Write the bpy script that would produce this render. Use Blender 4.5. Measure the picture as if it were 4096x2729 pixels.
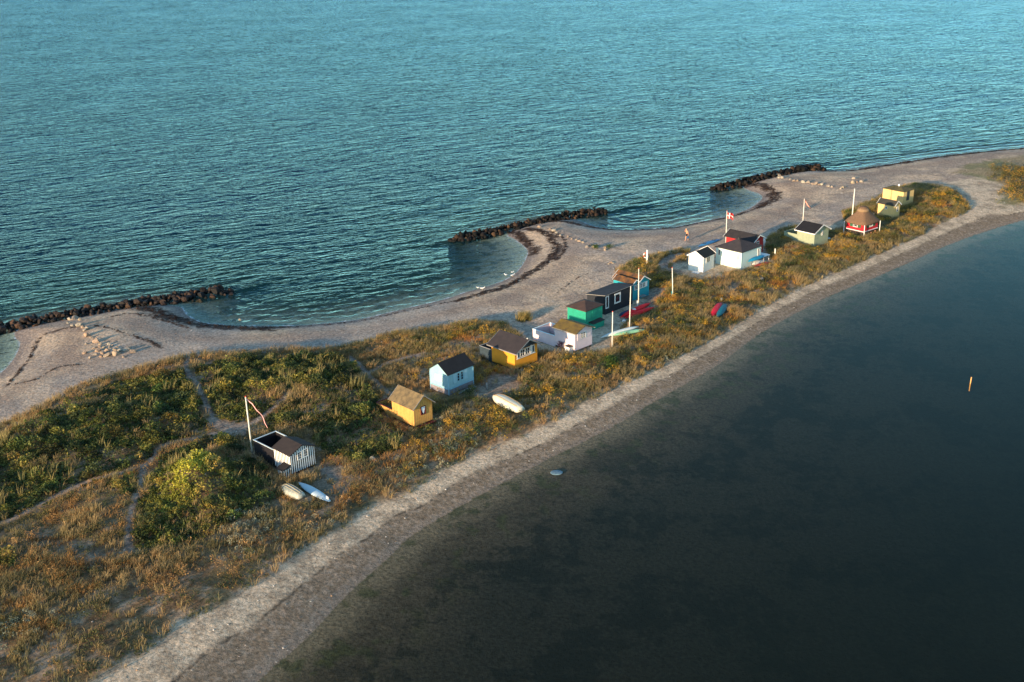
import bpy, math, random
import numpy as np
from mathutils import Vector, Matrix
R_ = math.radians
random.seed(7); rng = np.random.default_rng(11)
for o in list(bpy.data.objects): bpy.data.objects.remove(o)
scene = bpy.context.scene
col = scene.collection

# ------------------------------------------------------------------ camera, sky, sun
W0, H0, FPX, CAMH = 4096.0, 2729.0, 4600.0, 45.0
PITCH, ROLL = R_(21.0), R_(-1.5)
_c, _s = math.cos(PITCH), math.sin(PITCH)
FW = np.array([0, _c, -_s]); _up = np.array([0, _s, _c]); _rt = np.array([1., 0, 0])
RT = math.cos(ROLL)*_rt + math.sin(ROLL)*_up
UP = -math.sin(ROLL)*_rt + math.cos(ROLL)*_up
cam_d = bpy.data.cameras.new("camera"); cam = bpy.data.objects.new("camera", cam_d); col.objects.link(cam)
M = Matrix(((RT[0], UP[0], -FW[0], 0), (RT[1], UP[1], -FW[1], 0), (RT[2], UP[2], -FW[2], CAMH), (0, 0, 0, 1)))
cam.matrix_world = M
cam_d.sensor_width = 36; cam_d.lens = FPX/W0*36; cam_d.clip_end = 6000; cam_d.clip_start = 1
scene.camera = cam

SUN_AZ, SUN_EL = 50.0, 9.0          # light travels towards azimuth 50 deg (from +X), sun 9 deg high
world = bpy.data.worlds.new("World"); scene.world = world; world.use_nodes = True
nt = world.node_tree; nt.nodes.clear()
wo = nt.nodes.new('ShaderNodeOutputWorld'); bg = nt.nodes.new('ShaderNodeBackground')
sky = nt.nodes.new('ShaderNodeTexSky'); sky.sky_type = 'NISHITA'; sky.sun_disc = False
sky.sun_elevation = R_(SUN_EL); sky.sun_rotation = R_(270-SUN_AZ); sky.air_density = 1.0
sky.dust_density = 0.25; sky.ozone_density = 3.0
tint = nt.nodes.new('ShaderNodeMix'); tint.data_type = 'RGBA'; tint.blend_type = 'MULTIPLY'
tint.inputs[0].default_value = 1; tint.inputs[7].default_value = (1.0, 1.0, 0.92, 1)
nt.links.new(sky.outputs[0], tint.inputs[6]); nt.links.new(tint.outputs[2], bg.inputs[0])
bg.inputs[1].default_value = 0.15; nt.links.new(bg.outputs[0], wo.inputs[0])
sd_ = bpy.data.lights.new("sun", 'SUN'); sd_.energy = 3.7; sd_.angle = R_(1.2); sd_.color = (1.0, 0.73, 0.47)
sun = bpy.data.objects.new("sun", sd_); col.objects.link(sun)
sun.rotation_euler = Vector((math.cos(R_(SUN_AZ))*math.cos(R_(SUN_EL)), math.sin(R_(SUN_AZ))*math.cos(R_(SUN_EL)), -math.sin(R_(SUN_EL)))).to_track_quat('-Z', 'Y').to_euler()
scene.view_settings.view_transform = 'Standard'; scene.view_settings.look = 'None'
scene.view_settings.exposure = 1.5; scene.view_settings.gamma = 1
scene.render.resolution_x = 1024; scene.render.resolution_y = 682
scene.render.engine = 'CYCLES'

# ------------------------------------------------------------------ helpers
def ray(px, py):
    return FW*FPX + RT*(px-W0/2) - UP*(py-H0/2)
def gp(px, py, z=0.0):
    d = ray(px, py); t = (z-CAMH)/d[2]
    return np.array([d[0]*t, d[1]*t, z])
def GP(pts, z=0.0): return np.array([gp(x, y, z)[:2] for x, y in pts])
def proj(P):
    v = np.array(P, float)-np.array([0, 0, CAMH]); z = v@FW
    return W0/2+FPX*(v@RT)/z, H0/2-FPX*(v@UP)/z
def height_at(P, py):                                   # how tall a thing standing at P reaches image row py
    lo, hi = 0.0, 14.0
    for _ in range(40):
        m = (lo+hi)/2
        if proj((P[0], P[1], P[2]+m))[1] > py: lo = m
        else: hi = m
    return lo
def vnoise(x, y, seed=0):
    r = np.random.default_rng(1000+seed).random((256, 256))
    xi = np.floor(x).astype(int); yi = np.floor(y).astype(int); fx = x-xi; fy = y-yi
    fx = fx*fx*(3-2*fx); fy = fy*fy*(3-2*fy)
    a = r[xi % 256, yi % 256]; b = r[(xi+1) % 256, yi % 256]; c = r[xi % 256, (yi+1) % 256]; d = r[(xi+1) % 256, (yi+1) % 256]
    return (a*(1-fx)+b*fx)*(1-fy)+(c*(1-fx)+d*fx)*fy
def fbm(x, y, s=1.0, seed=0, o=4):
    t = 0; a = .5; n = 0
    for k in range(o):
        t = t + a*vnoise(x*s*2**k+17.3*k, y*s*2**k-9.1*k, seed+k); n += a; a *= .5
    return t/n
def sstep(a, b, x):
    t = np.clip((x-a)/(b-a), 0, 1); return t*t*(3-2*t)
def dline(x, y, P):                                     # distance to a polyline
    best = np.full(x.shape, 1e9)
    for (ax, ay), (bx, by) in zip(P[:-1], P[1:]):
        dx, dy = bx-ax, by-ay; L = dx*dx+dy*dy+1e-12
        t = np.clip(((x-ax)*dx+(y-ay)*dy)/L, 0, 1)
        best = np.minimum(best, (x-ax-t*dx)**2+(y-ay-t*dy)**2)
    return np.sqrt(best)
def inside(x, y, P):
    r = np.zeros(x.shape, bool); n = len(P)
    for i in range(n):
        ax, ay = P[i]; bx, by = P[(i+1) % n]
        if ay == by: continue
        c = ((ay > y) != (by > y)) & (x < (bx-ax)*(y-ay)/(by-ay)+ax)
        r ^= c
    return r
def smooth(P, n=6, closed=False):                       # Catmull-Rom
    P = [np.array(p, float) for p in P]; out = []
    N = len(P); rngi = range(N if closed else N-1)
    for i in rngi:
        g = (lambda k: P[k % N]) if closed else (lambda k: P[min(max(k, 0), N-1)])
        p0, p1, p2, p3 = g(i-1), g(i), g(i+1), g(i+2)
        for k in range(n):
            t = k/n
            out.append(.5*((2*p1)+(-p0+p2)*t+(2*p0-5*p1+4*p2-p3)*t*t+(-p0+3*p1-3*p2+p3)*t**3))
    if not closed: out.append(P[-1])
    return np.array(out)

# ------------------------------------------------------------------ outlines read off the photograph, laid on the ground
SEA = smooth(GP([(-2500, 2350), (-900, 1820), (-300, 1640), (-60, 1530), (0, 1495), (45, 1450), (72, 1405), (80, 1370), (62, 1350), (66, 1325), (150, 1300),
  (300, 1270), (450, 1243), (560, 1225), (660, 1222), (722, 1230), (743, 1257), (786, 1283), (850, 1297), (1000, 1305), (1201, 1302), (1427, 1280), (1602, 1240), (1785, 1196),
  (1870, 1168), (1955, 1145), (2023, 1120), (2070, 1086), (2099, 1047), (2112, 1009), (2099, 988), (2061, 958), (2031, 940), (2060, 918), (2120, 900),
  (2210, 882), (2290, 880), (2325, 888), (2380, 907), (2443, 916), (2550, 919), (2700, 909), (2789, 890), (2878, 872), (2938, 856), (2997, 835),
  (3036, 808), (3050, 790), (3036, 775), (2997, 762), (2975, 748), (3000, 735), (3060, 715), (3130, 700), (3220, 686), (3300, 684), (3401, 683), (3469, 671), (3625, 647),
  (3773, 625), (3976, 603), (4096, 592), (4400, 560), (5200, 470)]), 4)
LAG = smooth(GP([(-300, 4200), (300, 3400), (700, 3050), (1027, 2729), (1218, 2559), (1392, 2375), (1560, 2225), (1654, 2136), (1915, 1984), (2176, 1845), (2437, 1714),
  (2611, 1610), (2872, 1458), (3046, 1330), (3307, 1190), (3569, 1080), (3830, 965), (4096, 880), (4500, 780), (5200, 660)]), 4)
LAND = np.vstack([SEA, LAG[::-1]])
Z1 = 1.0
VN = [(-600, 2010), (-200, 1800), (0, 1700), (170, 1627), (297, 1546), (467, 1499), (680, 1440), (765, 1420), (1000, 1408), (1114, 1404), (1358, 1390), (1567, 1338),
      (1741, 1312), (1897, 1292), (2019, 1287), (2060, 1330), (2120, 1400), (2300, 1420), (2440, 1400), (2480, 1310), (2590, 1230), (2560, 1180), (2470, 1110), (2460, 1080), (2524, 1058), (2620, 1030),
      (2716, 1000), (2760, 1003), (2740, 1050), (2680, 1060), (2700, 1110), (2800, 1120), (2960, 1085), (3090, 1050), (3060, 990), (3070, 960), (3116, 925), (3180, 905), (3250, 925), (3330, 925), (3380, 905),
      (3370, 850), (3420, 830), (3499, 800), (3550, 770), (3640, 740), (3740, 745), (3830, 770), (3855, 800), (3880, 831)]
VS = [(3855, 850), (3760, 890), (3690, 930), (3587, 973), (3480, 1020), (3395, 1058), (3220, 1130), (3046, 1219), (2959, 1280), (2785, 1375), (2611, 1471), (2437, 1549), (2263, 1645),
      (2089, 1741), (1835, 1836), (1750, 1883), (1643, 1963), (1516, 1997), (1422, 2074), (1325, 2125), (1219, 2180), (1070, 2295), (1000, 2341), (892, 2422), (722, 2481),
      (573, 2609), (467, 2677), (382, 2729), (150, 2860), (-400, 3200)]
VEG = GP(VN+VS, Z1)
VEG2 = GP([(3959, 800), (3990, 740), (3780, 690), (3830, 660), (4000, 625), (4200, 600), (4700, 560), (4700, 640), (4300, 760), (4096, 811), (4010, 831)], Z1)
G_ = [[(-200, 1900), (60, 1730), (300, 1600), (480, 1530), (640, 1490), (750, 1490), (790, 1600), (830, 1710), (760, 1750), (640, 1790), (560, 1860), (440, 1900), (330, 1945), (200, 1998), (100, 2050), (-200, 2120)],
      [(790, 1470), (900, 1440), (1100, 1430), (1300, 1420), (1420, 1450), (1440, 1500), (1350, 1560), (1180, 1610), (1050, 1655), (950, 1705), (880, 1690), (830, 1620), (795, 1540)],
      [(1060, 1680), (1180, 1620), (1380, 1530), (1480, 1550), (1530, 1630), (1530, 1690), (1620, 1730), (1600, 1780), (1500, 1830), (1400, 1850), (1290, 1800), (1270, 1740), (1150, 1700), (1080, 1720)],
      [(620, 1850), (740, 1780), (850, 1740), (950, 1760), (1000, 1820), (1080, 1880), (1110, 1960), (1060, 2020), (960, 2080), (860, 2130), (700, 2190), (560, 2210), (530, 2140), (565, 2060), (590, 1960)],
      [(-60, 2200), (60, 2190), (100, 2230), (60, 2270), (-60, 2280)], [(440, 1940), (540, 1910), (545, 2000), (480, 2010)]]
GREEN = [GP(p, Z1+.3) for p in G_]
CLEAR = [GP(p, Z1) for p in [
   [(860, 1690), (930, 1705), (1000, 1700), (1010, 1740), (960, 1760), (880, 1745)],
   [(1880, 1560), (1960, 1505), (2060, 1500), (2090, 1560), (1990, 1600), (1900, 1610)],
   [(1700, 1430), (1800, 1380), (1900, 1380), (1950, 1420), (1900, 1470), (1800, 1430)],
   [(-100, 2130), (120, 2100), (180, 2140), (300, 2200), (560, 2230), (500, 2260), (250, 2250), (0, 2200), (-100, 2200)],
   [(1200, 1860), (1330, 1850), (1370, 1900), (1420, 1960), (1330, 2010), (1250, 1960)],
   [(2590, 1170), (2680, 1160), (2640, 1200), (2560, 1240)],
   [(2800, 1110), (2940, 1100), (2980, 1140), (2900, 1180), (2820, 1160)],
   [(1560, 1470), (1650, 1430), (1760, 1400), (1770, 1425), (1660, 1470), (1590, 1500)]]]
PATHS = [(GP(smooth(p, 4), Z1), w) for p, w in [
   ([(765, 1420), (743, 1482), (786, 1550), (816, 1610), (845, 1669), (880, 1725), (1000, 1720), (1030, 1690), (1160, 1600)], .28),
   ([(900, 1735), (780, 1765), (700, 1780), (637, 1812), (586, 1872), (467, 1910), (319, 1953), (191, 2016), (42, 2093), (-150, 2180)], .32),
   ([(573, 1897), (565, 1982), (539, 2050), (522, 2101), (515, 2220)], .27),
   ([(1400, 1440), (1460, 1500), (1520, 1560), (1570, 1590)], .35), ([(1470, 1510), (1560, 1460), (1700, 1425)], .35),
   ([(2720, 1090), (2650, 1080), (2700, 1030), (2770, 1020)], .7), ([(1300, 1880), (1340, 1910)], .5)]]
BARE = GP([(650, 1650), (740, 1640), (760, 1680), (690, 1700), (640, 1690)], Z1)
WRACK = [(GP(smooth(p, 4)), w) for p, w in [
   ([(560, 1243), (637, 1268), (765, 1302), (850, 1314), (1000, 1323), (1100, 1322)], 1.35),
   ([(1000, 1322), (1201, 1316), (1427, 1295), (1602, 1258), (1725, 1234), (1827, 1215)], .22),
   ([(1827, 1217), (1934, 1187), (2019, 1162), (2082, 1128), (2146, 1090), (2188, 1060), (2227, 1022), (2222, 992), (2197, 962), (2159, 941), (2108, 924)], .85),
   ([(2041, 930), (2075, 945), (2104, 971), (2137, 1005), (2140, 1020)], .85),
   ([(2210, 895), (2273, 900), (2337, 913), (2422, 922), (2550, 925), (2700, 916)], .7),
   ([(2700, 916), (2789, 899), (2878, 885), (2967, 862), (3042, 835)], .5), ([(3042, 838), (3082, 812), (3100, 793), (3086, 772), (3042, 750), (2997, 742), (2950, 752)], 1.15),
   ([(3300, 690), (3469, 677), (3625, 653), (3773, 631), (3976, 609), (4096, 598), (4500, 555)], 1.7),
   ([(30, 1570), (80, 1500), (125, 1440), (150, 1380), (200, 1350), (330, 1330)], .30), ([(430, 1290), (520, 1275), (600, 1290), (680, 1305), (760, 1330)], .30),
   ([(380, 1330), (450, 1345), (520, 1370), (600, 1395), (650, 1425)], .28), ([(60, 1560), (150, 1545), (230, 1500), (330, 1490)], .22), ([(2230, 1200), (2330, 1130), (2420, 1115)], .12), ([(2180, 945), (2240, 960), (2262, 1010), (2225, 1060)], .35)]]

# ------------------------------------------------------------------ hut footprints (front corner, right corner, left corner; floor height)
ZF = 1.22
def rect(Cp, Rp, Lp, z=ZF, zs=None):
    C = gp(*Cp, z); Rr = gp(*Rp, z); L = gp(*Lp, z)
    a1 = math.atan2(*(Rr-C)[[1, 0]]); a2 = math.atan2(*(L-C)[[1, 0]])-math.pi/2
    while a2-a1 > math.pi: a2 -= 2*math.pi
    while a1-a2 > math.pi: a2 += 2*math.pi
    return dict(o=C[:2], a=(a1+a2)/2, w=float(np.linalg.norm(Rr-C)), d=float(np.linalg.norm(L-C)))
HR = {
 'striped': rect((1167, 1896), (1266, 1857), (1096, 1864)),
 'small_yellow': rect((1658, 1707), (1729, 1677), (1574, 1665)),
 'blue': rect((1796, 1574), (1899, 1533), (1719, 1548)),
 'orange': rect((2060, 1478), (2149.7, 1442), (1968, 1445)),
 'pink': rect((2300, 1405), (2371, 1378), (2217.7, 1380)),
 'green': rect((2342.7, 1245.8), (2410, 1218.7), (2269.6, 1225.8), ZF+1.95),
 'black': rect((2420.6, 1183.3), (2526.8, 1140), (2349.8, 1163), ZF+2.05),
 'turq_near': rect((2527, 1141), (2556, 1129), (2462, 1117), ZF+1.75),
 'turq_far': rect((2551, 1134), (2591, 1116), (2463, 1106), ZF+1.75),
 'small_white': rect((2812, 1085), (2854, 1065), (2754, 1073)),
 'mint': rect((2964, 1071), (3041.6, 1042), (2863.3, 1047)),
 'red': rect((3016, 978), (3048, 963), (2872, 960), ZF+1.8),
 'sage': rect((3259, 931), (3307, 911), (3195, 914), ZF+1.8),
 'thatched': rect((3455, 926.6), (3510, 905.6), (3393.7, 911.3), 1.75),
 'big_yellow': rect((3615, 770), (3657, 758), (3533, 754), ZF+1.95),
 'far_yellow': rect((3578.7, 824), (3601, 817), (3513.3, 811), ZF+1.75),
}
_e = gp(2867.5, 953.3, 2.95); _g = gp(3015.7, 969.6, 2.95); _a = math.radians(44.5)
HR['red'] = dict(o=np.array(_g[:2])+np.array([math.cos(_a)*.28-math.sin(_a)*.2, math.sin(_a)*.28+math.cos(_a)*.2]), a=_a, w=2.2, d=4.3)
HR['thatched']['w'] = 3.2; HR['thatched']['d'] = 2.8
PADS = []
for k, h in HR.items():
    c, s = math.cos(h['a']), math.sin(h['a'])
    h['c'] = (h['o'][0]+c*h['w']/2-s*h['d']/2, h['o'][1]+s*h['w']/2+c*h['d']/2)
    PADS.append((h['o'][0], h['o'][1], c, s, h['w'], h['d']))
def rect_dist(x, y, pad):
    ox, oy, c, s, w, d = pad
    lx = (x-ox)*c+(y-oy)*s; ly = -(x-ox)*s+(y-oy)*c
    dx = np.maximum(np.maximum(-lx, lx-w), 0); dy = np.maximum(np.maximum(-ly, ly-d), 0)
    return np.hypot(dx, dy)

# ------------------------------------------------------------------ terrain height
MOUNDS = [(gp(x, y, 1.3), r, h) for x, y, r, h in [(780, 1930, 3.3, 1.6), (850, 2050, 2.8, .5), (1300, 1560, 3.5, .5), (470, 2020, 2.4, .4), (520, 1680, 4, .5), (250, 1750, 6, .7), (1120, 1500, 6, .6), (1420, 1680, 4.5, .35),
          (380, 2060, 2.6, .45), (1600, 1370, 3, .4), (1850, 1330, 3.5, .45), (2600, 1050, 3.5, .45), (2700, 1180, 4, .2), (150, 2400, 5, .35), (3150, 975, 4, .25), (3700, 790, 5, .3)]]
def terrain_h(x, y, fine=True):
    x = np.asarray(x, float); y = np.asarray(y, float)
    ds = dline(x, y, SEA); dl = dline(x, y, LAG); ins = inside(x, y, LAND)
    side = ds < dl
    up = np.minimum(1.05*(1-np.exp(-ds*.22)), 1.05*(1-np.exp(-dl*.20)))
    dv = dline(x, y, np.vstack([VEG, VEG[:1]])); iv = inside(x, y, VEG)
    up = up+np.where(iv, .22*sstep(0, 2.2, dv), 0)
    for P, r, h in MOUNDS: up = up+h*np.exp(-((x-P[0])**2+(y-P[1])**2)/r**2)*iv
    if fine: up = up+.10*(fbm(x, y, .35, 5)-.5)*sstep(1, 4, np.minimum(ds, dl))
    padw = np.zeros(x.shape)
    for p in PADS: padw = np.maximum(padw, 1-sstep(.3, 2.0, rect_dist(x, y, p)))
    up = up*(1-padw)+np.minimum(up, 1.0)*padw
    dn = np.where(side, -np.minimum(.11*ds, 3.0), -np.minimum(.035*dl, .9))
    return np.where(ins, up, dn), ds, dl, ins, side, dv, iv
def H(x, y): return float(terrain_h(np.array([x]), np.array([y]))[0][0])
def at(px, py):                                         # the ground point seen at a pixel of the photograph
    z = 1.0
    for _ in range(8):
        p = gp(px, py, z); z = .5*z+.5*max(H(p[0], p[1]), 0)
    return np.array([p[0], p[1], H(p[0], p[1])])

# ------------------------------------------------------------------ materials
def mat(name, color=(.5, .5, .5), rough=.7, nodes=None, spec=.3):
    m = bpy.data.materials.new(name); m.use_nodes = True; b = m.node_tree.nodes['Principled BSDF']
    b.inputs['Base Color'].default_value = (*color, 1); b.inputs['Roughness'].default_value = rough
    b.inputs['Specular IOR Level'].default_value = spec
    return m
def N(m, t, **k):
    n = m.node_tree.nodes.new(t)
    for a, v in k.items(): setattr(n, a, v)
    return n
def L(m, a, b): m.node_tree.links.new(a, b)
def weathered(name, color, color2=None, rough=.7, scale=3, board=None, gap=.12, contrast=.25, bump=.02, stretch=(1, 1, 1), lines=.55):
    """painted or weathered surface: two tones by noise, optional boards ('v' vertical, 'h' horizontal)"""
    m = mat(name, color, rough); nt = m.node_tree; b = nt.nodes['Principled BSDF']
    tc = N(m, 'ShaderNodeTexCoord'); mp = N(m, 'ShaderNodeMapping'); mp.inputs['Scale'].default_value = stretch
    L(m, tc.outputs['Object'], mp.inputs[0])
    nz = N(m, 'ShaderNodeTexNoise'); nz.inputs['Scale'].default_value = scale; nz.inputs['Detail'].default_value = 8; nz.inputs['Roughness'].default_value = .65
    L(m, mp.outputs[0], nz.inputs['Vector'])
    rp = N(m, 'ShaderNodeValToRGB'); rp.color_ramp.elements[0].position = .36; rp.color_ramp.elements[1].position = .66
    c2 = color2 or tuple(c*(1-contrast) for c in color)
    rp.color_ramp.elements[0].color = (*c2, 1); rp.color_ramp.elements[1].color = (*color, 1)
    L(m, nz.outputs[0], rp.inputs[0]); out = rp.outputs[0]
    hsrc = nz.outputs[0]
    if board:
        sx = N(m, 'ShaderNodeSeparateXYZ'); L(m, tc.outputs['Object'], sx.inputs[0])
        if board == 'v':
            ad = N(m, 'ShaderNodeMath', operation='ADD'); L(m, sx.outputs[0], ad.inputs[0]); L(m, sx.outputs[1], ad.inputs[1]); src = ad.outputs[0]
        else: src = sx.outputs[2]
        mo = N(m, 'ShaderNodeMath', operation='PINGPONG'); mo.inputs[1].default_value = gap/2; L(m, src, mo.inputs[0])
        g = N(m, 'ShaderNodeMapRange'); g.inputs[1].default_value = 0; g.inputs[2].default_value = gap*.16; L(m, mo.outputs[0], g.inputs[0])
        mx = N(m, 'ShaderNodeMix', data_type='RGBA', blend_type='MULTIPLY'); mx.inputs[0].default_value = 1
        gr = N(m, 'ShaderNodeMapRange'); gr.inputs[3].default_value = lines; L(m, g.outputs[0], gr.inputs[0])
        L(m, out, mx.inputs[6]); L(m, gr.outputs[0], mx.inputs[7]); out = mx.outputs[2]; hsrc = g.outputs[0]
    bp = N(m, 'ShaderNodeBump'); bp.inputs['Distance'].default_value = bump; bp.inputs['Strength'].default_value = .6
    L(m, hsrc, bp.inputs['Height']); L(m, bp.outputs[0], b.inputs['Normal']); L(m, out, b.inputs['Base Color'])
    return m
def stripes(name, a, c, period):
    m = mat(name, a, .6); b = m.node_tree.nodes['Principled BSDF']
    tc = N(m, 'ShaderNodeTexCoord'); sx = N(m, 'ShaderNodeSeparateXYZ'); L(m, tc.outputs['Object'], sx.inputs[0])
    ad = N(m, 'ShaderNodeMath', operation='ADD'); L(m, sx.outputs[0], ad.inputs[0]); L(m, sx.outputs[1], ad.inputs[1])
    mo = N(m, 'ShaderNodeMath', operation='PINGPONG'); mo.inputs[1].default_value = period/2; L(m, ad.outputs[0], mo.inputs[0])
    gt = N(m, 'ShaderNodeMath', operation='GREATER_THAN'); gt.inputs[1].default_value = period/4; L(m, mo.outputs[0], gt.inputs[0])
    nz = N(m, 'ShaderNodeTexNoise'); nz.inputs['Scale'].default_value = 6; nz.inputs['Detail'].default_value = 6; L(m, tc.outputs['Object'], nz.inputs['Vector'])
    mr = N(m, 'ShaderNodeMapRange'); mr.inputs[3].default_value = .75; mr.inputs[4].default_value = 1.15; L(m, nz.outputs[0], mr.inputs[0])
    mx = N(m, 'ShaderNodeMix', data_type='RGBA'); mx.inputs[6].default_value = (*c, 1); mx.inputs[7].default_value = (*a, 1)
    L(m, gt.outputs[0], mx.inputs[0])
    m2 = N(m, 'ShaderNodeMix', data_type='RGBA', blend_type='MULTIPLY'); m2.inputs[0].default_value = 1
    L(m, mx.outputs[2], m2.inputs[6]); L(m, mr.outputs[0], m2.inputs[7]); L(m, m2.outputs[2], b.inputs['Base Color'])
    return m
def attr_mat(name, rough=.8, fine=(20, .25), bump=None, transl=0.0, objvar=False):
    m = mat(name, (.5, .5, .5), rough, spec=.15); b = m.node_tree.nodes['Principled BSDF']
    at_ = N(m, 'ShaderNodeAttribute'); at_.attribute_name = 'tone'; src = at_.outputs['Color']
    tc = N(m, 'ShaderNodeTexCoord')
    if fine:
        nz = N(m, 'ShaderNodeTexNoise'); nz.inputs['Scale'].default_value = fine[0]; nz.inputs['Detail'].default_value = 5; nz.inputs['Roughness'].default_value = .75
        L(m, tc.outputs['Object'], nz.inputs['Vector'])
        mr = N(m, 'ShaderNodeMapRange'); mr.inputs[1].default_value = .3; mr.inputs[2].default_value = .7
        mr.inputs[3].default_value = 1-fine[1]; mr.inputs[4].default_value = 1+fine[1]; L(m, nz.outputs[0], mr.inputs[0])
        mx = N(m, 'ShaderNodeMix', data_type='RGBA', blend_type='MULTIPLY'); mx.inputs[0].default_value = 1
        L(m, src, mx.inputs[6]); L(m, mr.outputs[0], mx.inputs[7]); src = mx.outputs[2]
    L(m, src, b.inputs['Base Color'])
    if bump:
        nb = N(m, 'ShaderNodeTexNoise'); nb.inputs['Scale'].default_value = bump[0]; nb.inputs['Detail'].default_value = 4; L(m, tc.outputs['Object'], nb.inputs['Vector'])
        bp = N(m, 'ShaderNodeBump'); bp.inputs['Distance'].default_value = bump[1]; bp.inputs['Strength'].default_value = 1
        L(m, nb.outputs[0], bp.inputs['Height']); L(m, bp.outputs[0], b.inputs['Normal'])
    if transl:
        tr = N(m, 'ShaderNodeBsdfTranslucent'); L(m, src, tr.inputs[0]); ms = N(m, 'ShaderNodeMixShader'); ms.inputs[0].default_value = transl
        o = m.node_tree.nodes['Material Output']; L(m, b.outputs[0], ms.inputs[1]); L(m, tr.outputs[0], ms.inputs[2]); L(m, ms.outputs[0], o.inputs[0])
    return m

# ------------------------------------------------------------------ mesh helpers
def npmesh(name, V, F, material, tone=None, parent=None, smooth_=False, attrs=None):
    """F: list of index arrays (n,k) - each array one polygon size"""
    me = bpy.data.meshes.new(name); V = np.asarray(V, np.float32)
    if not isinstance(F, list): F = [F]
    F = [np.asarray(f) for f in F if len(f)]
    me.vertices.add(len(V)); me.vertices.foreach_set('co', V.ravel())
    tot = sum(f.size for f in F); npol = sum(len(f) for f in F)
    me.loops.add(tot); me.polygons.add(npol)
    me.loops.foreach_set('vertex_index', np.concatenate([f.ravel() for f in F]).astype(np.int32))
    st = []; k = 0
    for f in F:
        st.append(k+np.arange(len(f))*f.shape[1]); k += f.size
    me.polygons.foreach_set('loop_start', np.concatenate(st).astype(np.int32))
    me.update(calc_edges=True)
    if smooth_: me.polygons.foreach_set('use_smooth', np.ones(npol, bool))
    if tone is not None:
        a = me.attributes.new('tone', 'FLOAT_COLOR', 'POINT'); c = np.ones((len(V), 4), np.float32); c[:, :3] = tone; a.data.foreach_set('color', c.ravel())
    for n_, v_ in (attrs or {}).items():
        a = me.attributes.new(n_, 'FLOAT', 'POINT'); a.data.foreach_set('value', np.asarray(v_, np.float32))
    me.materials.append(material)
    o = bpy.data.objects.new(name, me); col.objects.link(o)
    if parent: o.parent = parent
    return o
def tag(o, label, cat, group=None, kind=None):
    if label: o['label'] = label
    if cat: o['category'] = cat
    if group: o['group'] = group
    if kind: o['kind'] = kind
    return o
def thing(name, label, cat, loc, rz=0, group=None):
    o = bpy.data.objects.new(name, None); col.objects.link(o); o.empty_display_size = .3
    o.location = tuple(float(v) for v in loc); o.rotation_euler = (0, 0, rz)
    return tag(o, label, cat, group)
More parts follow.
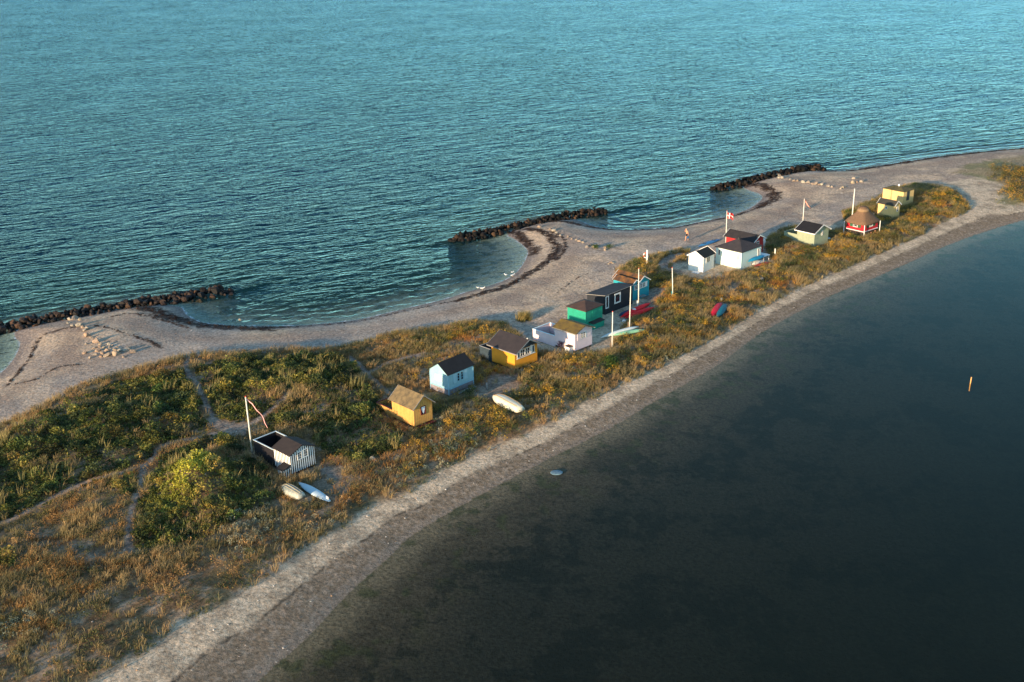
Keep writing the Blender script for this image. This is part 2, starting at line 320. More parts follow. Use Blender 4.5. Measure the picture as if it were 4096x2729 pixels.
class MB:
    def __init__(s): s.v = []; s.f = []; s.sm = False
    def poly(s, pts, faces):
        b = len(s.v); s.v += [tuple(float(c) for c in p) for p in pts]; s.f += [tuple(b+i for i in f) for f in faces]; return s
    def box(s, x0, x1, y0, y1, z0, z1):
        return s.poly([(x0, y0, z0), (x1, y0, z0), (x1, y1, z0), (x0, y1, z0), (x0, y0, z1), (x1, y0, z1), (x1, y1, z1), (x0, y1, z1)],
                      [(0, 3, 2, 1), (4, 5, 6, 7), (0, 1, 5, 4), (1, 2, 6, 5), (2, 3, 7, 6), (3, 0, 4, 7)])
    def slab(s, quad, t):                     # quad (ccw from above) extruded down by t along its normal
        q = [Vector(p) for p in quad]; n = (q[1]-q[0]).cross(q[2]-q[0]).normalized()*t
        k = len(q); pts = q+[p-n for p in q]
        fs = [tuple(range(k)), tuple(range(2*k-1, k-1, -1))]+[(i, k+i, k+(i+1) % k, (i+1) % k) for i in range(k)]
        return s.poly([tuple(p) for p in pts], fs)
    def beam(s, a, b, w, h):                  # box beam from a to b
        a = Vector(a); b = Vector(b); d = (b-a).normalized(); up = Vector((0, 0, 1))
        if abs(d.z) > .95: up = Vector((1, 0, 0))
        sd = d.cross(up).normalized()*w/2; u = sd.cross(d).normalized()*h/2
        P = [a-sd-u, a+sd-u, a+sd+u, a-sd+u, b-sd-u, b+sd-u, b+sd+u, b-sd+u]
        return s.poly([tuple(p) for p in P], [(0, 1, 2, 3), (7, 6, 5, 4), (0, 4, 5, 1), (1, 5, 6, 2), (2, 6, 7, 3), (3, 7, 4, 0)])
    def tube(s, pts, rad, n=10, cap=True):
        pts = [Vector(p) for p in pts]; b = len(s.v); K = len(pts)
        if not hasattr(rad, '__len__'): rad = [rad]*K
        for i, p in enumerate(pts):
            d = (pts[min(i+1, K-1)]-pts[max(i-1, 0)]).normalized(); u = Vector((0, 0, 1)) if abs(d.z) < .9 else Vector((1, 0, 0))
            a = d.cross(u).normalized(); c = d.cross(a).normalized()
            for k in range(n):
                t = 2*math.pi*k/n; q = p+a*math.cos(t)*rad[i]+c*math.sin(t)*rad[i]; s.v.append(tuple(q))
        for i in range(K-1):
            for k in range(n):
                s.f.append((b+i*n+k, b+i*n+(k+1) % n, b+(i+1)*n+(k+1) % n, b+(i+1)*n+k))
        if cap: s.f.append(tuple(b+k for k in range(n))[::-1]); s.f.append(tuple(b+(K-1)*n+k for k in range(n)))
        return s
    def loft(s, rings, cap=True):
        b = len(s.v); n = len(rings[0])
        for r in rings: s.v += [tuple(float(c) for c in p) for p in r]
        for i in range(len(rings)-1):
            for k in range(n): s.f.append((b+i*n+k, b+i*n+(k+1) % n, b+(i+1)*n+(k+1) % n, b+(i+1)*n+k))
        if cap: s.f.append(tuple(b+k for k in range(n))[::-1]); s.f.append(tuple(b+(len(rings)-1)*n+k for k in range(n)))
        return s
    def build(s, name, m, parent=None, label=None, smooth_=False, bevel=0):
        me = bpy.data.meshes.new(name); me.from_pydata(s.v, [], s.f); me.materials.append(m)
        if smooth_: me.polygons.foreach_set('use_smooth', [True]*len(me.polygons))
        me.update()
        o = bpy.data.objects.new(name, me); col.objects.link(o)
        if parent: o.parent = parent
        if label: o['label'] = label
        if bevel:
            md = o.modifiers.new('b', 'BEVEL'); md.width = bevel; md.segments = 2
        return o

# ------------------------------------------------------------------ terrain sheet
A0 = R_(43.0); CU, SU = math.cos(A0), math.sin(A0)
ORG = gp(1000, 2000)[:2]
def axis(lo, hi, step, far):
    a = list(np.arange(lo, hi, step)); s = step; x = lo; left = []
    while x > -far: s *= 1.35; x -= s; left.append(x)
    s = step; x = a[-1]; right = []
    while x < far: s *= 1.35; x += s; right.append(x)
    return np.array(left[::-1]+a+right)
def uvgrid(ua, va):
    U, V = np.meshgrid(ua, va, indexing='ij'); X = ORG[0]+U*CU-V*SU; Y = ORG[1]+U*SU+V*CU
    n, k = U.shape; idx = np.arange(n*k).reshape(n, k)
    F = np.stack([idx[:-1, :-1], idx[1:, :-1], idx[1:, 1:], idx[:-1, 1:]], -1).reshape(-1, 4)
    return X.ravel(), Y.ravel(), F
X, Y, F = uvgrid(axis(-32, 172, .22, 1500), axis(-24, 58, .2, 1500))
Hh, ds, dl, ins, side, dv, iv = terrain_h(X, Y)
iv2 = inside(X, Y, VEG2); dv2 = dline(X, Y, np.vstack([VEG2, VEG2[:1]]))
def mixc(a, b, t): return a*(1-t[:, None])+np.array(b)*t[:, None]
n1 = fbm(X, Y, .9, 20); n2 = fbm(X, Y, .25, 21); n3 = fbm(X, Y, 2.6, 22, 3); n4 = fbm(X, Y, .08, 23)
sand = np.tile(np.array([.56, .405, .265]), (len(X), 1))
sand = mixc(sand, (.30, .225, .17), sstep(.45, .62, n2)*.8)                 # damper brown streaks
sand = mixc(sand, (.35, .315, .275), sstep(.45, .7, n4)*.6)
sand = mixc(sand, (.40, .345, .28), sstep(.55, .8, n3)*.5)
sand = mixc(sand, (.22, .165, .12), sstep(.60, .74, n1)*.55)
sand = mixc(sand, (.30, .24, .18), sstep(.5, .62, fbm(X, Y, 4.5, 24, 3))*.45)
band = np.exp(-((ds-5.2-2*n2)/1.6)**2); sand = mixc(sand, (.26, .185, .135), band*.55*side)
inl = sstep(1.5, 4.5, ds)*sstep(5.5, 2.5, dv)*side; sand = mixc(sand, (.36, .31, .26), inl*.35)
c_ = mixc(sand, (.15, .12, .105), sstep(1.3, .35, ds+.5*(n1-.5))*side*.9)   # wet sand by the sea
c_ = mixc(c_, (.24, .2, .17), sstep(2.3, 1.2, ds+.8*(n1-.5))*side*.6)
# lagoon side: lip, brown wrack zone, pale shell beach
t = dl/(dl+np.minimum(dv, dv2)+1e-6)+.10*(n1-.5)
lag = ~side
beach = mixc(np.tile(np.array([.54, .42, .285]), (len(X), 1)), (.36, .28, .19), sstep(.4, .65, n1))
brown = mixc(np.tile(np.array([.20, .15, .10]), (len(X), 1)), (.27, .21, .15), sstep(.42, .7, n3))
lip = np.tile(np.array([.22, .175, .13]), (len(X), 1))
lc = beach*sstep(.46, .64, t)[:, None]+brown*(1-sstep(.46, .64, t))[:, None]
lw = sstep(.20, .08, t); lc = lc*(1-lw[:, None])+lip*lw[:, None]
ln = np.exp(-((t-.56)/.018)**2)*sstep(.42, .55, n1); lc = mixc(lc, (.05, .04, .03), ln*.9)
c_ = np.where(lag[:, None], lc, c_)
# soil under the plants
soil = mixc(np.tile(np.array([.17, .105, .055]), (len(X), 1)), (.33, .235, .15), sstep(.40, .62, n1)); soil = mixc(soil, (.28, .16, .07), .7*sstep(.5, .62, fbm(X, Y, 1.4, 26, 3)))
soil = mixc(soil, (.09, .085, .04), sstep(.5, .7, n2)*.6)
wv = np.where(iv, sstep(-.1, .9, dv+.9*(n1-.5)), 0); c_ = c_*(1-wv[:, None])+soil*wv[:, None]
wv2 = np.where(iv2, sstep(0, 2., dv2+2*(n1-.5)), 0); flat = mixc(np.tile(np.array([.25, .19, .10]), (len(X), 1)), (.18, .17, .07), sstep(.4, .6, n2)); c_ = c_*(1-.8*wv2[:, None])+.8*flat*wv2[:, None]
gravel = mixc(np.tile(np.array([.30, .235, .175]), (len(X), 1)), (.20, .155, .12), sstep(.4, .7, n3))
def vegclear(x, y, jit):
    m = np.zeros(x.shape)
    for i_, P in enumerate(CLEAR):
        d = dline(x, y, np.vstack([P, P[:1]])); i = inside(x, y, P); m = np.maximum(m, sstep(-.6, .5, np.where(i, d, -d)+2.2*jit)*{1: .75, 2: .55, 3: .4, 4: .5, 6: .5, 7: .5}.get(i_, 1))
    for P, w in PATHS: m = np.maximum(m, sstep(w+.15, w-.15, dline(x, y, P)+jit*.5))
    return m
pm = vegclear(X, Y, .7*(n1-.5)); c_ = c_*(1-pm[:, None])+gravel*pm[:, None]
bm_ = inside(X, Y, BARE)*sstep(.4, .55, n3)*.8; c_ = mixc(c_, (.3, .27, .25), bm_)
for P, w in WRACK:                                                         # dark rotting eelgrass
    d = dline(X, Y, P); w2 = max(w, .35)*.8; k = sstep(w*1.1, w*.5, d+2.6*w2*(n1-.5)+1.2*w2*(n3-.5))*sstep(.36, .5, n3 if w < .7 else n3+.16); c_ = mixc(c_, (.045, .03, .024), k*.93)
ud = ~ins                                                                  # under water
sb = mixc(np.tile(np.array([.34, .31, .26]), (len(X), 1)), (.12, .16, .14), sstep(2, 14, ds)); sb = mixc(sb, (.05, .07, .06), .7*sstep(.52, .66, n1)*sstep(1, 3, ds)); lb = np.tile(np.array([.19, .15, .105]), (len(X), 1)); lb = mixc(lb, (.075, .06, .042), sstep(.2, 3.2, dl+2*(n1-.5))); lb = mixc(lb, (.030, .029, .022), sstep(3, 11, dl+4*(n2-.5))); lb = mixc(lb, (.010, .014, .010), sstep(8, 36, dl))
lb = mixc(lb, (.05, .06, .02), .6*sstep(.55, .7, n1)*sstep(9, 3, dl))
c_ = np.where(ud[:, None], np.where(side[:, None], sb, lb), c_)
gm = attr_mat('sand_ground', .95, fine=(3.6, .62), bump=None)
b = gm.node_tree.nodes['Principled BSDF']; b.inputs['Specular IOR Level'].default_value = .1
tc = N(gm, 'ShaderNodeTexCoord'); nb = N(gm, 'ShaderNodeTexNoise'); nb.inputs['Scale'].default_value = 2.2; nb.inputs['Detail'].default_value = 7; nb.inputs['Roughness'].default_value = .72
L(gm, tc.outputs['Object'], nb.inputs['Vector']); bp = N(gm, 'ShaderNodeBump'); bp.inputs['Distance'].default_value = .16; L(gm, nb.outputs[0], bp.inputs['Height']); L(gm, bp.outputs[0], b.inputs['Normal'])
# weed beds: broken dark patches on the lagoon floor
wa = N(gm, 'ShaderNodeAttribute'); wa.attribute_name = 'weed'; prev = b.inputs['Base Color'].links[0].from_socket
w1 = N(gm, 'ShaderNodeTexNoise'); w1.inputs['Scale'].default_value = .85; w1.inputs['Detail'].default_value = 9; w1.inputs['Roughness'].default_value = .68; L(gm, tc.outputs['Object'], w1.inputs['Vector'])
w2 = N(gm, 'ShaderNodeTexNoise'); w2.inputs['Scale'].default_value = .13; w2.inputs['Detail'].default_value = 3; L(gm, tc.outputs['Object'], w2.inputs['Vector'])
wm = N(gm, 'ShaderNodeMath', operation='MULTIPLY_ADD'); wm.inputs[1].default_value = .9; L(gm, w2.outputs[0], wm.inputs[0]); L(gm, w1.outputs[0], wm.inputs[2])
wr = N(gm, 'ShaderNodeMapRange'); wr.inputs[1].default_value = .93; wr.inputs[2].default_value = 1.04; wr.inputs[3].default_value = 0; wr.inputs[4].default_value = .6; L(gm, wm.outputs[0], wr.inputs[0])
wf = N(gm, 'ShaderNodeMath', operation='MULTIPLY'); L(gm, wr.outputs[0], wf.inputs[0]); L(gm, wa.outputs['Fac'], wf.inputs[1])
wx = N(gm, 'ShaderNodeMix', data_type='RGBA'); wx.inputs[7].default_value = (.004, .008, .006, 1); L(gm, wf.outputs[0], wx.inputs[0]); L(gm, prev, wx.inputs[6]); L(gm, wx.outputs[2], b.inputs['Base Color'])
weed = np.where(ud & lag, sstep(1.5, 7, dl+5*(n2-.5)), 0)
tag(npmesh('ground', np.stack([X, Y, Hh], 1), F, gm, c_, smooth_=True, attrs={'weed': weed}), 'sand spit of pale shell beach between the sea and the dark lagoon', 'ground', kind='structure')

# ------------------------------------------------------------------ water
def water_mat(name, deep, deep2, crest_ang, waves, rough, shore=True, refl=(1, 1, 1), fp=1.0, fk=1.0):
    m = bpy.data.materials.new(name); m.use_nodes = True; nt = m.node_tree; nt.nodes.clear()
    out = nt.nodes.new('ShaderNodeOutputMaterial'); tc = N(m, 'ShaderNodeTexCoord')
    geo = tc.outputs['Object']; total = None
    for (lam, stretch, amp, ang, dist, kind) in waves:
        rot = N(m, 'ShaderNodeMapping'); rot.inputs['Rotation'].default_value = (0, 0, -R_(crest_ang+ang)); L(m, geo, rot.inputs[0])
        mp = N(m, 'ShaderNodeMapping'); mp.inputs['Scale'].default_value = (1/(lam*stretch), 1/lam, 1); L(m, rot.outputs[0], mp.inputs[0])
        if kind == 'n':
            t_ = N(m, 'ShaderNodeTexNoise'); t_.inputs['Scale'].default_value = 1.25; t_.inputs['Detail'].default_value = 3; t_.inputs['Roughness'].default_value = .55; t_.inputs['Distortion'].default_value = dist
        else:
            t_ = N(m, 'ShaderNodeTexWave'); t_.bands_direction = 'Y'; t_.inputs['Scale'].default_value = .32; t_.inputs['Distortion'].default_value = dist; t_.inputs['Detail'].default_value = 2; t_.inputs['Detail Scale'].default_value = 1.2
        L(m, mp.outputs[0], t_.inputs['Vector'])
        mu = N(m, 'ShaderNodeMath', operation='MULTIPLY'); mu.inputs[1].default_value = amp; L(m, t_.outputs[0] if kind == 'n' else t_.outputs['Fac'], mu.inputs[0])
        if total is None: total = mu.outputs[0]
        else:
            ad = N(m, 'ShaderNodeMath', operation='ADD'); L(m, total, ad.inputs[0]); L(m, mu.outputs[0], ad.inputs[1]); total = ad.outputs[0]
    sh = N(m, 'ShaderNodeAttribute'); sh.attribute_name = 'shore'; sha = sh.outputs['Fac']
    if shore:
        cal = N(m, 'ShaderNodeAttribute'); cal.attribute_name = 'calm'
        mm = N(m, 'ShaderNodeMath', operation='MULTIPLY'); L(m, total, mm.inputs[0]); gu = N(m, 'ShaderNodeTexNoise'); gu.inputs['Scale'].default_value = .045; gu.inputs['Detail'].default_value = 4; L(m, geo, gu.inputs['Vector'])
        gr_ = N(m, 'ShaderNodeMapRange'); gr_.inputs[1].default_value = .35; gr_.inputs[2].default_value = .65; gr_.inputs[3].default_value = .82; gr_.inputs[4].default_value = 1.15; L(m, gu.outputs[0], gr_.inputs[0])
        mg2 = N(m, 'ShaderNodeMath', operation='MULTIPLY'); L(m, cal.outputs['Fac'], mg2.inputs[0]); L(m, gr_.outputs[0], mg2.inputs[1]); L(m, mg2.outputs[0], mm.inputs[1]); total = mm.outputs[0]
        nz = N(m, 'ShaderNodeTexNoise'); nz.inputs['Scale'].default_value = .5; nz.inputs['Detail'].default_value = 3; L(m, geo, nz.inputs['Vector'])
        k1 = N(m, 'ShaderNodeMath', operation='MULTIPLY_ADD'); k1.inputs[1].default_value = 2.4; L(m, nz.outputs[0], k1.inputs[0]); L(m, sha, k1.inputs[2])
        k2 = N(m, 'ShaderNodeMath', operation='MULTIPLY'); k2.inputs[1].default_value = 3.2; L(m, k1.outputs[0], k2.inputs[0])
        sn = N(m, 'ShaderNodeMath', operation='SINE'); L(m, k2.outputs[0], sn.inputs[0])
        ea = N(m, 'ShaderNodeMapRange'); ea.inputs[1].default_value = 1; ea.inputs[2].default_value = 13; ea.inputs[3].default_value = .05; ea.inputs[4].default_value = 0; L(m, sha, ea.inputs[0])
        m3 = N(m, 'ShaderNodeMath', operation='MULTIPLY_ADD'); L(m, sn.outputs[0], m3.inputs[0]); L(m, ea.outputs[0], m3.inputs[1]); L(m, total, m3.inputs[2]); total = m3.outputs[0]
    bp = N(m, 'ShaderNodeBump'); bp.inputs['Distance'].default_value = 1.0; bp.inputs['Strength'].default_value = 1; L(m, total, bp.inputs['Height'])
    fr = N(m, 'ShaderNodeFresnel'); fr.inputs[0].default_value = 1.33; L(m, bp.outputs[0], fr.inputs['Normal'])
    pw = N(m, 'ShaderNodeMath', operation='POWER'); pw.inputs[1].default_value = fp; L(m, fr.outputs[0], pw.inputs[0])
    fx = N(m, 'ShaderNodeMath', operation='MULTIPLY', use_clamp=True); fx.inputs[1].default_value = fk; L(m, pw.outputs[0], fx.inputs[0])
    ge = N(m, 'ShaderNodeNewGeometry'); fq = N(m, 'ShaderNodeMix'); fq.inputs[3].default_value = .04; L(m, ge.outputs['Backfacing'], fq.inputs[0]); L(m, fx.outputs[0], fq.inputs[2])   # from below: no doubled mirror
    gl = N(m, 'ShaderNodeBsdfGlossy'); gl.inputs['Roughness'].default_value = rough; gl.inputs['Color'].default_value = (*refl, 1); L(m, bp.outputs[0], gl.inputs['Normal'])
    df = N(m, 'ShaderNodeBsdfDiffuse')
    nd = N(m, 'ShaderNodeTexNoise'); nd.inputs['Scale'].default_value = .035; nd.inputs['Detail'].default_value = 4; L(m, geo, nd.inputs['Vector'])
    mr = N(m, 'ShaderNodeMapRange'); mr.inputs[1].default_value = .38; mr.inputs[2].default_value = .62; L(m, nd.outputs[0], mr.inputs[0])
    mc = N(m, 'ShaderNodeMix', data_type='RGBA'); mc.inputs[6].default_value = (*deep, 1); mc.inputs[7].default_value = (*deep2, 1); L(m, mr.outputs[0], mc.inputs[0]); dsrc = mc.outputs[2]
    if shore:
        gn = N(m, 'ShaderNodeMapRange'); gn.inputs[1].default_value = 9; gn.inputs[2].default_value = 42; gn.inputs[3].default_value = 1; gn.inputs[4].default_value = 0; L(m, sha, gn.inputs[0])
        mg_ = N(m, 'ShaderNodeMix', data_type='RGBA'); mg_.inputs[7].default_value = (.007, .036, .036, 1); L(m, gn.outputs[0], mg_.inputs[0]); L(m, dsrc, mg_.inputs[6]); dsrc = mg_.outputs[2]
    L(m, dsrc, df.inputs[0])
    tp = N(m, 'ShaderNodeBsdfTransparent'); tp.inputs[0].default_value = (.80, .95, .92, 1) if shore else (.93, .95, .88, 1)
    tu = N(m, 'ShaderNodeAttribute'); tu.attribute_name = 'turbid'
    b1 = N(m, 'ShaderNodeMixShader'); L(m, tu.outputs['Fac'], b1.inputs[0]); L(m, tp.outputs[0], b1.inputs[1]); L(m, df.outputs[0], b1.inputs[2])
    f1 = N(m, 'ShaderNodeMixShader'); L(m, fq.outputs[0], f1.inputs[0]); L(m, b1.outputs[0], f1.inputs[1]); L(m, gl.outputs[0], f1.inputs[2]); res = f1.outputs[0]
    if shore:                                    # thin broken line of foam where the water ends
        fn = N(m, 'ShaderNodeTexNoise'); fn.inputs['Scale'].default_value = 1.1; fn.inputs['Detail'].default_value = 6; fn.inputs['Roughness'].default_value = .7; L(m, geo, fn.inputs['Vector'])
        fa = N(m, 'ShaderNodeMath', operation='MULTIPLY_ADD'); fa.inputs[1].default_value = 2.0; L(m, fn.outputs[0], fa.inputs[0]); L(m, sha, fa.inputs[2])
        fm = N(m, 'ShaderNodeMapRange'); fm.inputs[1].default_value = 1.22; fm.inputs[2].default_value = .98; fm.inputs[3].default_value = 0; fm.inputs[4].default_value = .75; L(m, fa.outputs[0], fm.inputs[0])
        fd = N(m, 'ShaderNodeBsdfDiffuse'); fd.inputs[0].default_value = (.55, .6, .6, 1)
        f2 = N(m, 'ShaderNodeMixShader'); L(m, fm.outputs[0], f2.inputs[0]); L(m, res, f2.inputs[1]); L(m, fd.outputs[0], f2.inputs[2]); res = f2.outputs[0]
    L(m, res, out.inputs[0]); return m
sea_m = water_mat('sea_water', (.0005, .009, .027), (.0005, .015, .034), 24,
    [(2.2, 3.2, .56, 0, .8, 'n'), (1.2, 2.6, .22, -16, .7, 'n'), (3.8, 2.8, .50, 12, .5, 'n'), (.5, 1.8, .05, 8, .3, 'n')], .08, True, (.27, .60, 1.0), 2.8, 2.9)
lag_m = water_mat('lagoon_water', (.010, .014, .012), (.012, .017, .014), 10, [(.8, 3.0, .006, 0, .3, 'n'), (3.0, 2.0, .01, 30, .3, 'n')], .05, False, (.43, .62, .56), 1.5, 1.5)
def watersheet(name, ua, va, m, seaside):
    x, y, f = uvgrid(ua, va); d = dline(x, y, SEA if seaside else LAG); i = inside(x, y, LAND)
    sh = np.where(i, 0, d)
    tb = (1-np.exp(-sh/7.0)) if seaside else .10+.25*(1-np.exp(-sh/20.0))
    v = np.stack([x, y, np.full(len(x), 0.0)], 1); cl = np.ones(len(x))
    if seaside:
        bw = GP([(-260, 1384), (0, 1318), (510, 1225), (925, 1168), (1800, 962), (2100, 902), (2430, 848), (2850, 757), (3104, 702), (3300, 682)], .1)-ORG
        bu = bw[:, 0]*CU+bw[:, 1]*SU; bv = -bw[:, 0]*SU+bw[:, 1]*CU; qu = (x-ORG[0])*CU+(y-ORG[1])*SU; qv = -(x-ORG[0])*SU+(y-ORG[1])*CU
        outer = sstep(-3, 1.5, qv-np.interp(qu, bu, bv)); outer = np.where(qu > bu[-1], sstep(0, 6, sh), outer)
        gap = np.minimum(sstep(2, 10, dline(x, y, bw[:4]+ORG)), np.minimum(sstep(2, 10, dline(x, y, bw[4:7]+ORG)), sstep(2, 10, dline(x, y, bw[7:]+ORG))))
        cl = np.maximum(outer*np.clip(.35+sh/12, 0, 1), .46+.52*gap*sstep(2, 12, sh))
        tb = (1-np.exp(-sh/9.5))
    return npmesh(name, v, f, m, attrs={'shore': sh, 'turbid': tb, 'calm': cl}, smooth_=True)
SPLIT = 7.0
def keep(o): return o
va = axis(-24, 70, .45, 1500)
tag(watersheet('sea', axis(-45, 180, .45, 1500), va[va > 4.0], sea_m, True), 'rippled teal sea reaching to the top of the frame', 'sea', kind='structure')
va2 = axis(-50, 8.0, .6, 1500); va2 = va2[va2 < 4.0]
tag(watersheet('lagoon', axis(-45, 170, .6, 1500), va2, lag_m, False), 'calm dark lagoon with weed patches on its bed', 'lagoon', kind='structure')

# ------------------------------------------------------------------ plants
HX, HY, HZ = X, Y, Hh
def ground_z(x, y):
    z, *_ = terrain_h(x, y); return z
def scatter(poly, dens, mask=None, seed=0):
    r = np.random.default_rng(seed); lo = poly.min(0)-1; hi = poly.max(0)+1
    n = int(dens*(hi-lo)[0]*(hi-lo)[1]); p = lo+r.random((n, 2))*(hi-lo)
    # only where the picture could see it
    px, py = proj_many(p[:, 0], p[:, 1], 1.0); ok = (px > -500) & (px < 4700) & (py > -100) & (py < 3100)
    p = p[ok]; p = p[inside(p[:, 0], p[:, 1], poly)]
    for pad in PADS: rd_ = rect_dist(p[:, 0], p[:, 1], pad); p = p[(rd_ > .2) & (r.random(len(p)) < .25+.75*sstep(.3, 1.0, rd_))]
    if mask is not None: p = p[r.random(len(p)) < mask(p[:, 0], p[:, 1])]
    return p
def proj_many(x, y, z):
    v = np.stack([x, y, np.full(x.shape, z-CAMH)], 1); d = v@FW; d = np.where(d > 1, d, 1)
    return W0/2+FPX*(v@RT)/d, H0/2-FPX*(v@UP)/d
GRN = [p for p in GREEN]
def green_w(x, y, jit):
    m = np.zeros(x.shape)
    for P in GRN:
        d = dline(x, y, np.vstack([P, P[:1]])); m = np.maximum(m, sstep(-.5, .4, np.where(inside(x, y, P), d, -d)+jit))
    return m
KEEP = []                                              # places things lie: (x, y, radius)
def keepout(x, y):
    m = np.ones(x.shape)
    for a, b_, w in KEEP:
        m = np.minimum(m, sstep(w, w+.25, dline(x, y, [a, b_])))
    return m
def blades(name, P, Z, n_per, spread, length, width, tones, lean, label, seed, flop=.35, tip=None, matn=None, kind='stuff', cat=None):
    """tufts of bent blades, each blade a tapering strip"""
    r = np.random.default_rng(seed); k = len(P); n = k*n_per; i = np.repeat(np.arange(k), n_per)
    sc = (length if hasattr(length, '__len__') else np.full(k, length))[i]*(.55+.75*r.random(n))
    th = r.random(n)*2*np.pi; rad = spread*np.sqrt(r.random(n)); bx = P[i, 0]+rad*np.cos(th); by = P[i, 1]+rad*np.sin(th); bz = Z[i]-.03
    a2 = th+r.normal(0, .6, n); ln = lean*(.3+1.1*r.random(n))
    wx, wy = .42, .12                                   # the wind lays the grass over a little
    dx = np.cos(a2)*ln+wx*flop; dy = np.sin(a2)*ln+wy*flop
    mx, my, mz = bx+dx*sc*.35, by+dy*sc*.35, bz+sc*.62
    tx, ty, tz = bx+dx*sc, by+dy*sc, bz+sc*np.clip(1.0-.28*ln, .45, 1)
    ph = r.random(n)*np.pi; w = width*(.7+.6*r.random(n)); sx, sy = np.cos(ph)*w/2, np.sin(ph)*w/2
    V = np.empty((n, 5, 3)); V[:, 0] = np.stack([bx-sx, by-sy, bz], 1); V[:, 1] = np.stack([bx+sx, by+sy, bz], 1)
    V[:, 2] = np.stack([mx+sx*.8, my+sy*.8, mz], 1); V[:, 3] = np.stack([mx-sx*.8, my-sy*.8, mz], 1); V[:, 4] = np.stack([tx, ty, tz], 1)
    b = np.arange(n)*5; Q = np.stack([b, b+1, b+2, b+3], 1); T = np.stack([b+3, b+2, b+4], 1)
    c = tones[i]*(.72+.56*r.random((n, 1))); c = np.repeat(c[:, None, :], 5, 1)
    if tip is not None: c[:, 4] = c[:, 4]*.4+np.array(tip)*.6; c[:, 2:4] = c[:, 2:4]*.8+np.array(tip)*.2
    return tag(npmesh(name, V.reshape(-1, 3), [Q, T], matn or blade_m, c.reshape(-1, 3)), label, cat or name.replace('_', ' '), kind=kind)
def leaves(name, P, Z, n_per, spread, zlo, zhi, size, tones, label, seed, matn=None, up=.6, kind='stuff', pertone=.3, cat=None):
    r = np.random.default_rng(seed); k = len(P); n = k*n_per; i = np.repeat(np.arange(k), n_per)
    th = r.random(n)*2*np.pi; rad = spread*np.sqrt(r.random(n)); x = P[i, 0]+rad*np.cos(th); y = P[i, 1]+rad*np.sin(th)
    hh = (zhi if hasattr(zhi, '__len__') else np.full(k, zhi))[i]; fr = r.random(n)**.6
    z = Z[i]+zlo+(hh-zlo)*fr*(1-.35*(rad/spread)**2)
    nrm = r.normal(0, 1, (n, 3)); nrm[:, 2] = np.abs(nrm[:, 2])+up; nrm /= np.linalg.norm(nrm, axis=1)[:, None]
    t = np.cross(nrm, r.normal(0, 1, (n, 3))); t /= np.linalg.norm(t, axis=1)[:, None]; bt = np.cross(nrm, t)
    s = size*(.6+.8*r.random(n))[:, None]; c0 = np.stack([x, y, z], 1)
    V = np.stack([c0-t*s, c0-bt*s*.55+nrm*s*.12, c0+t*s, c0+bt*s*.55+nrm*s*.12], 1)
    b = np.arange(n)*4; Q = np.stack([b, b+1, b+2, b+3], 1)
    c = tones[i]*(1-pertone+2*pertone*r.random((n, 1))); c = np.repeat(c[:, None, :], 4, 1)
    o = npmesh(name, V.reshape(-1, 3), [Q], matn or leaf_m, c.reshape(-1, 3))
    return tag(o, label, cat or name.replace('_', ' '), kind=kind)
blade_m = attr_mat('grass_blades', .75, fine=None, transl=.30)
leaf_m = attr_mat('leaf_surface', .6, fine=None, transl=.22)
def pick(n, pals, w, x, y, s, seed):
    """patchy choice of a palette colour by slow noise plus a per-plant draw"""
    r = np.random.default_rng(seed); f = fbm(x, y, s, seed, 3)+r.normal(0, .07, n); q = np.argsort(np.argsort(f))/max(n, 1)
    cw = np.cumsum(w)/np.sum(w); k = np.searchsorted(cw, q); return np.array(pals)[np.clip(k, 0, len(pals)-1)]
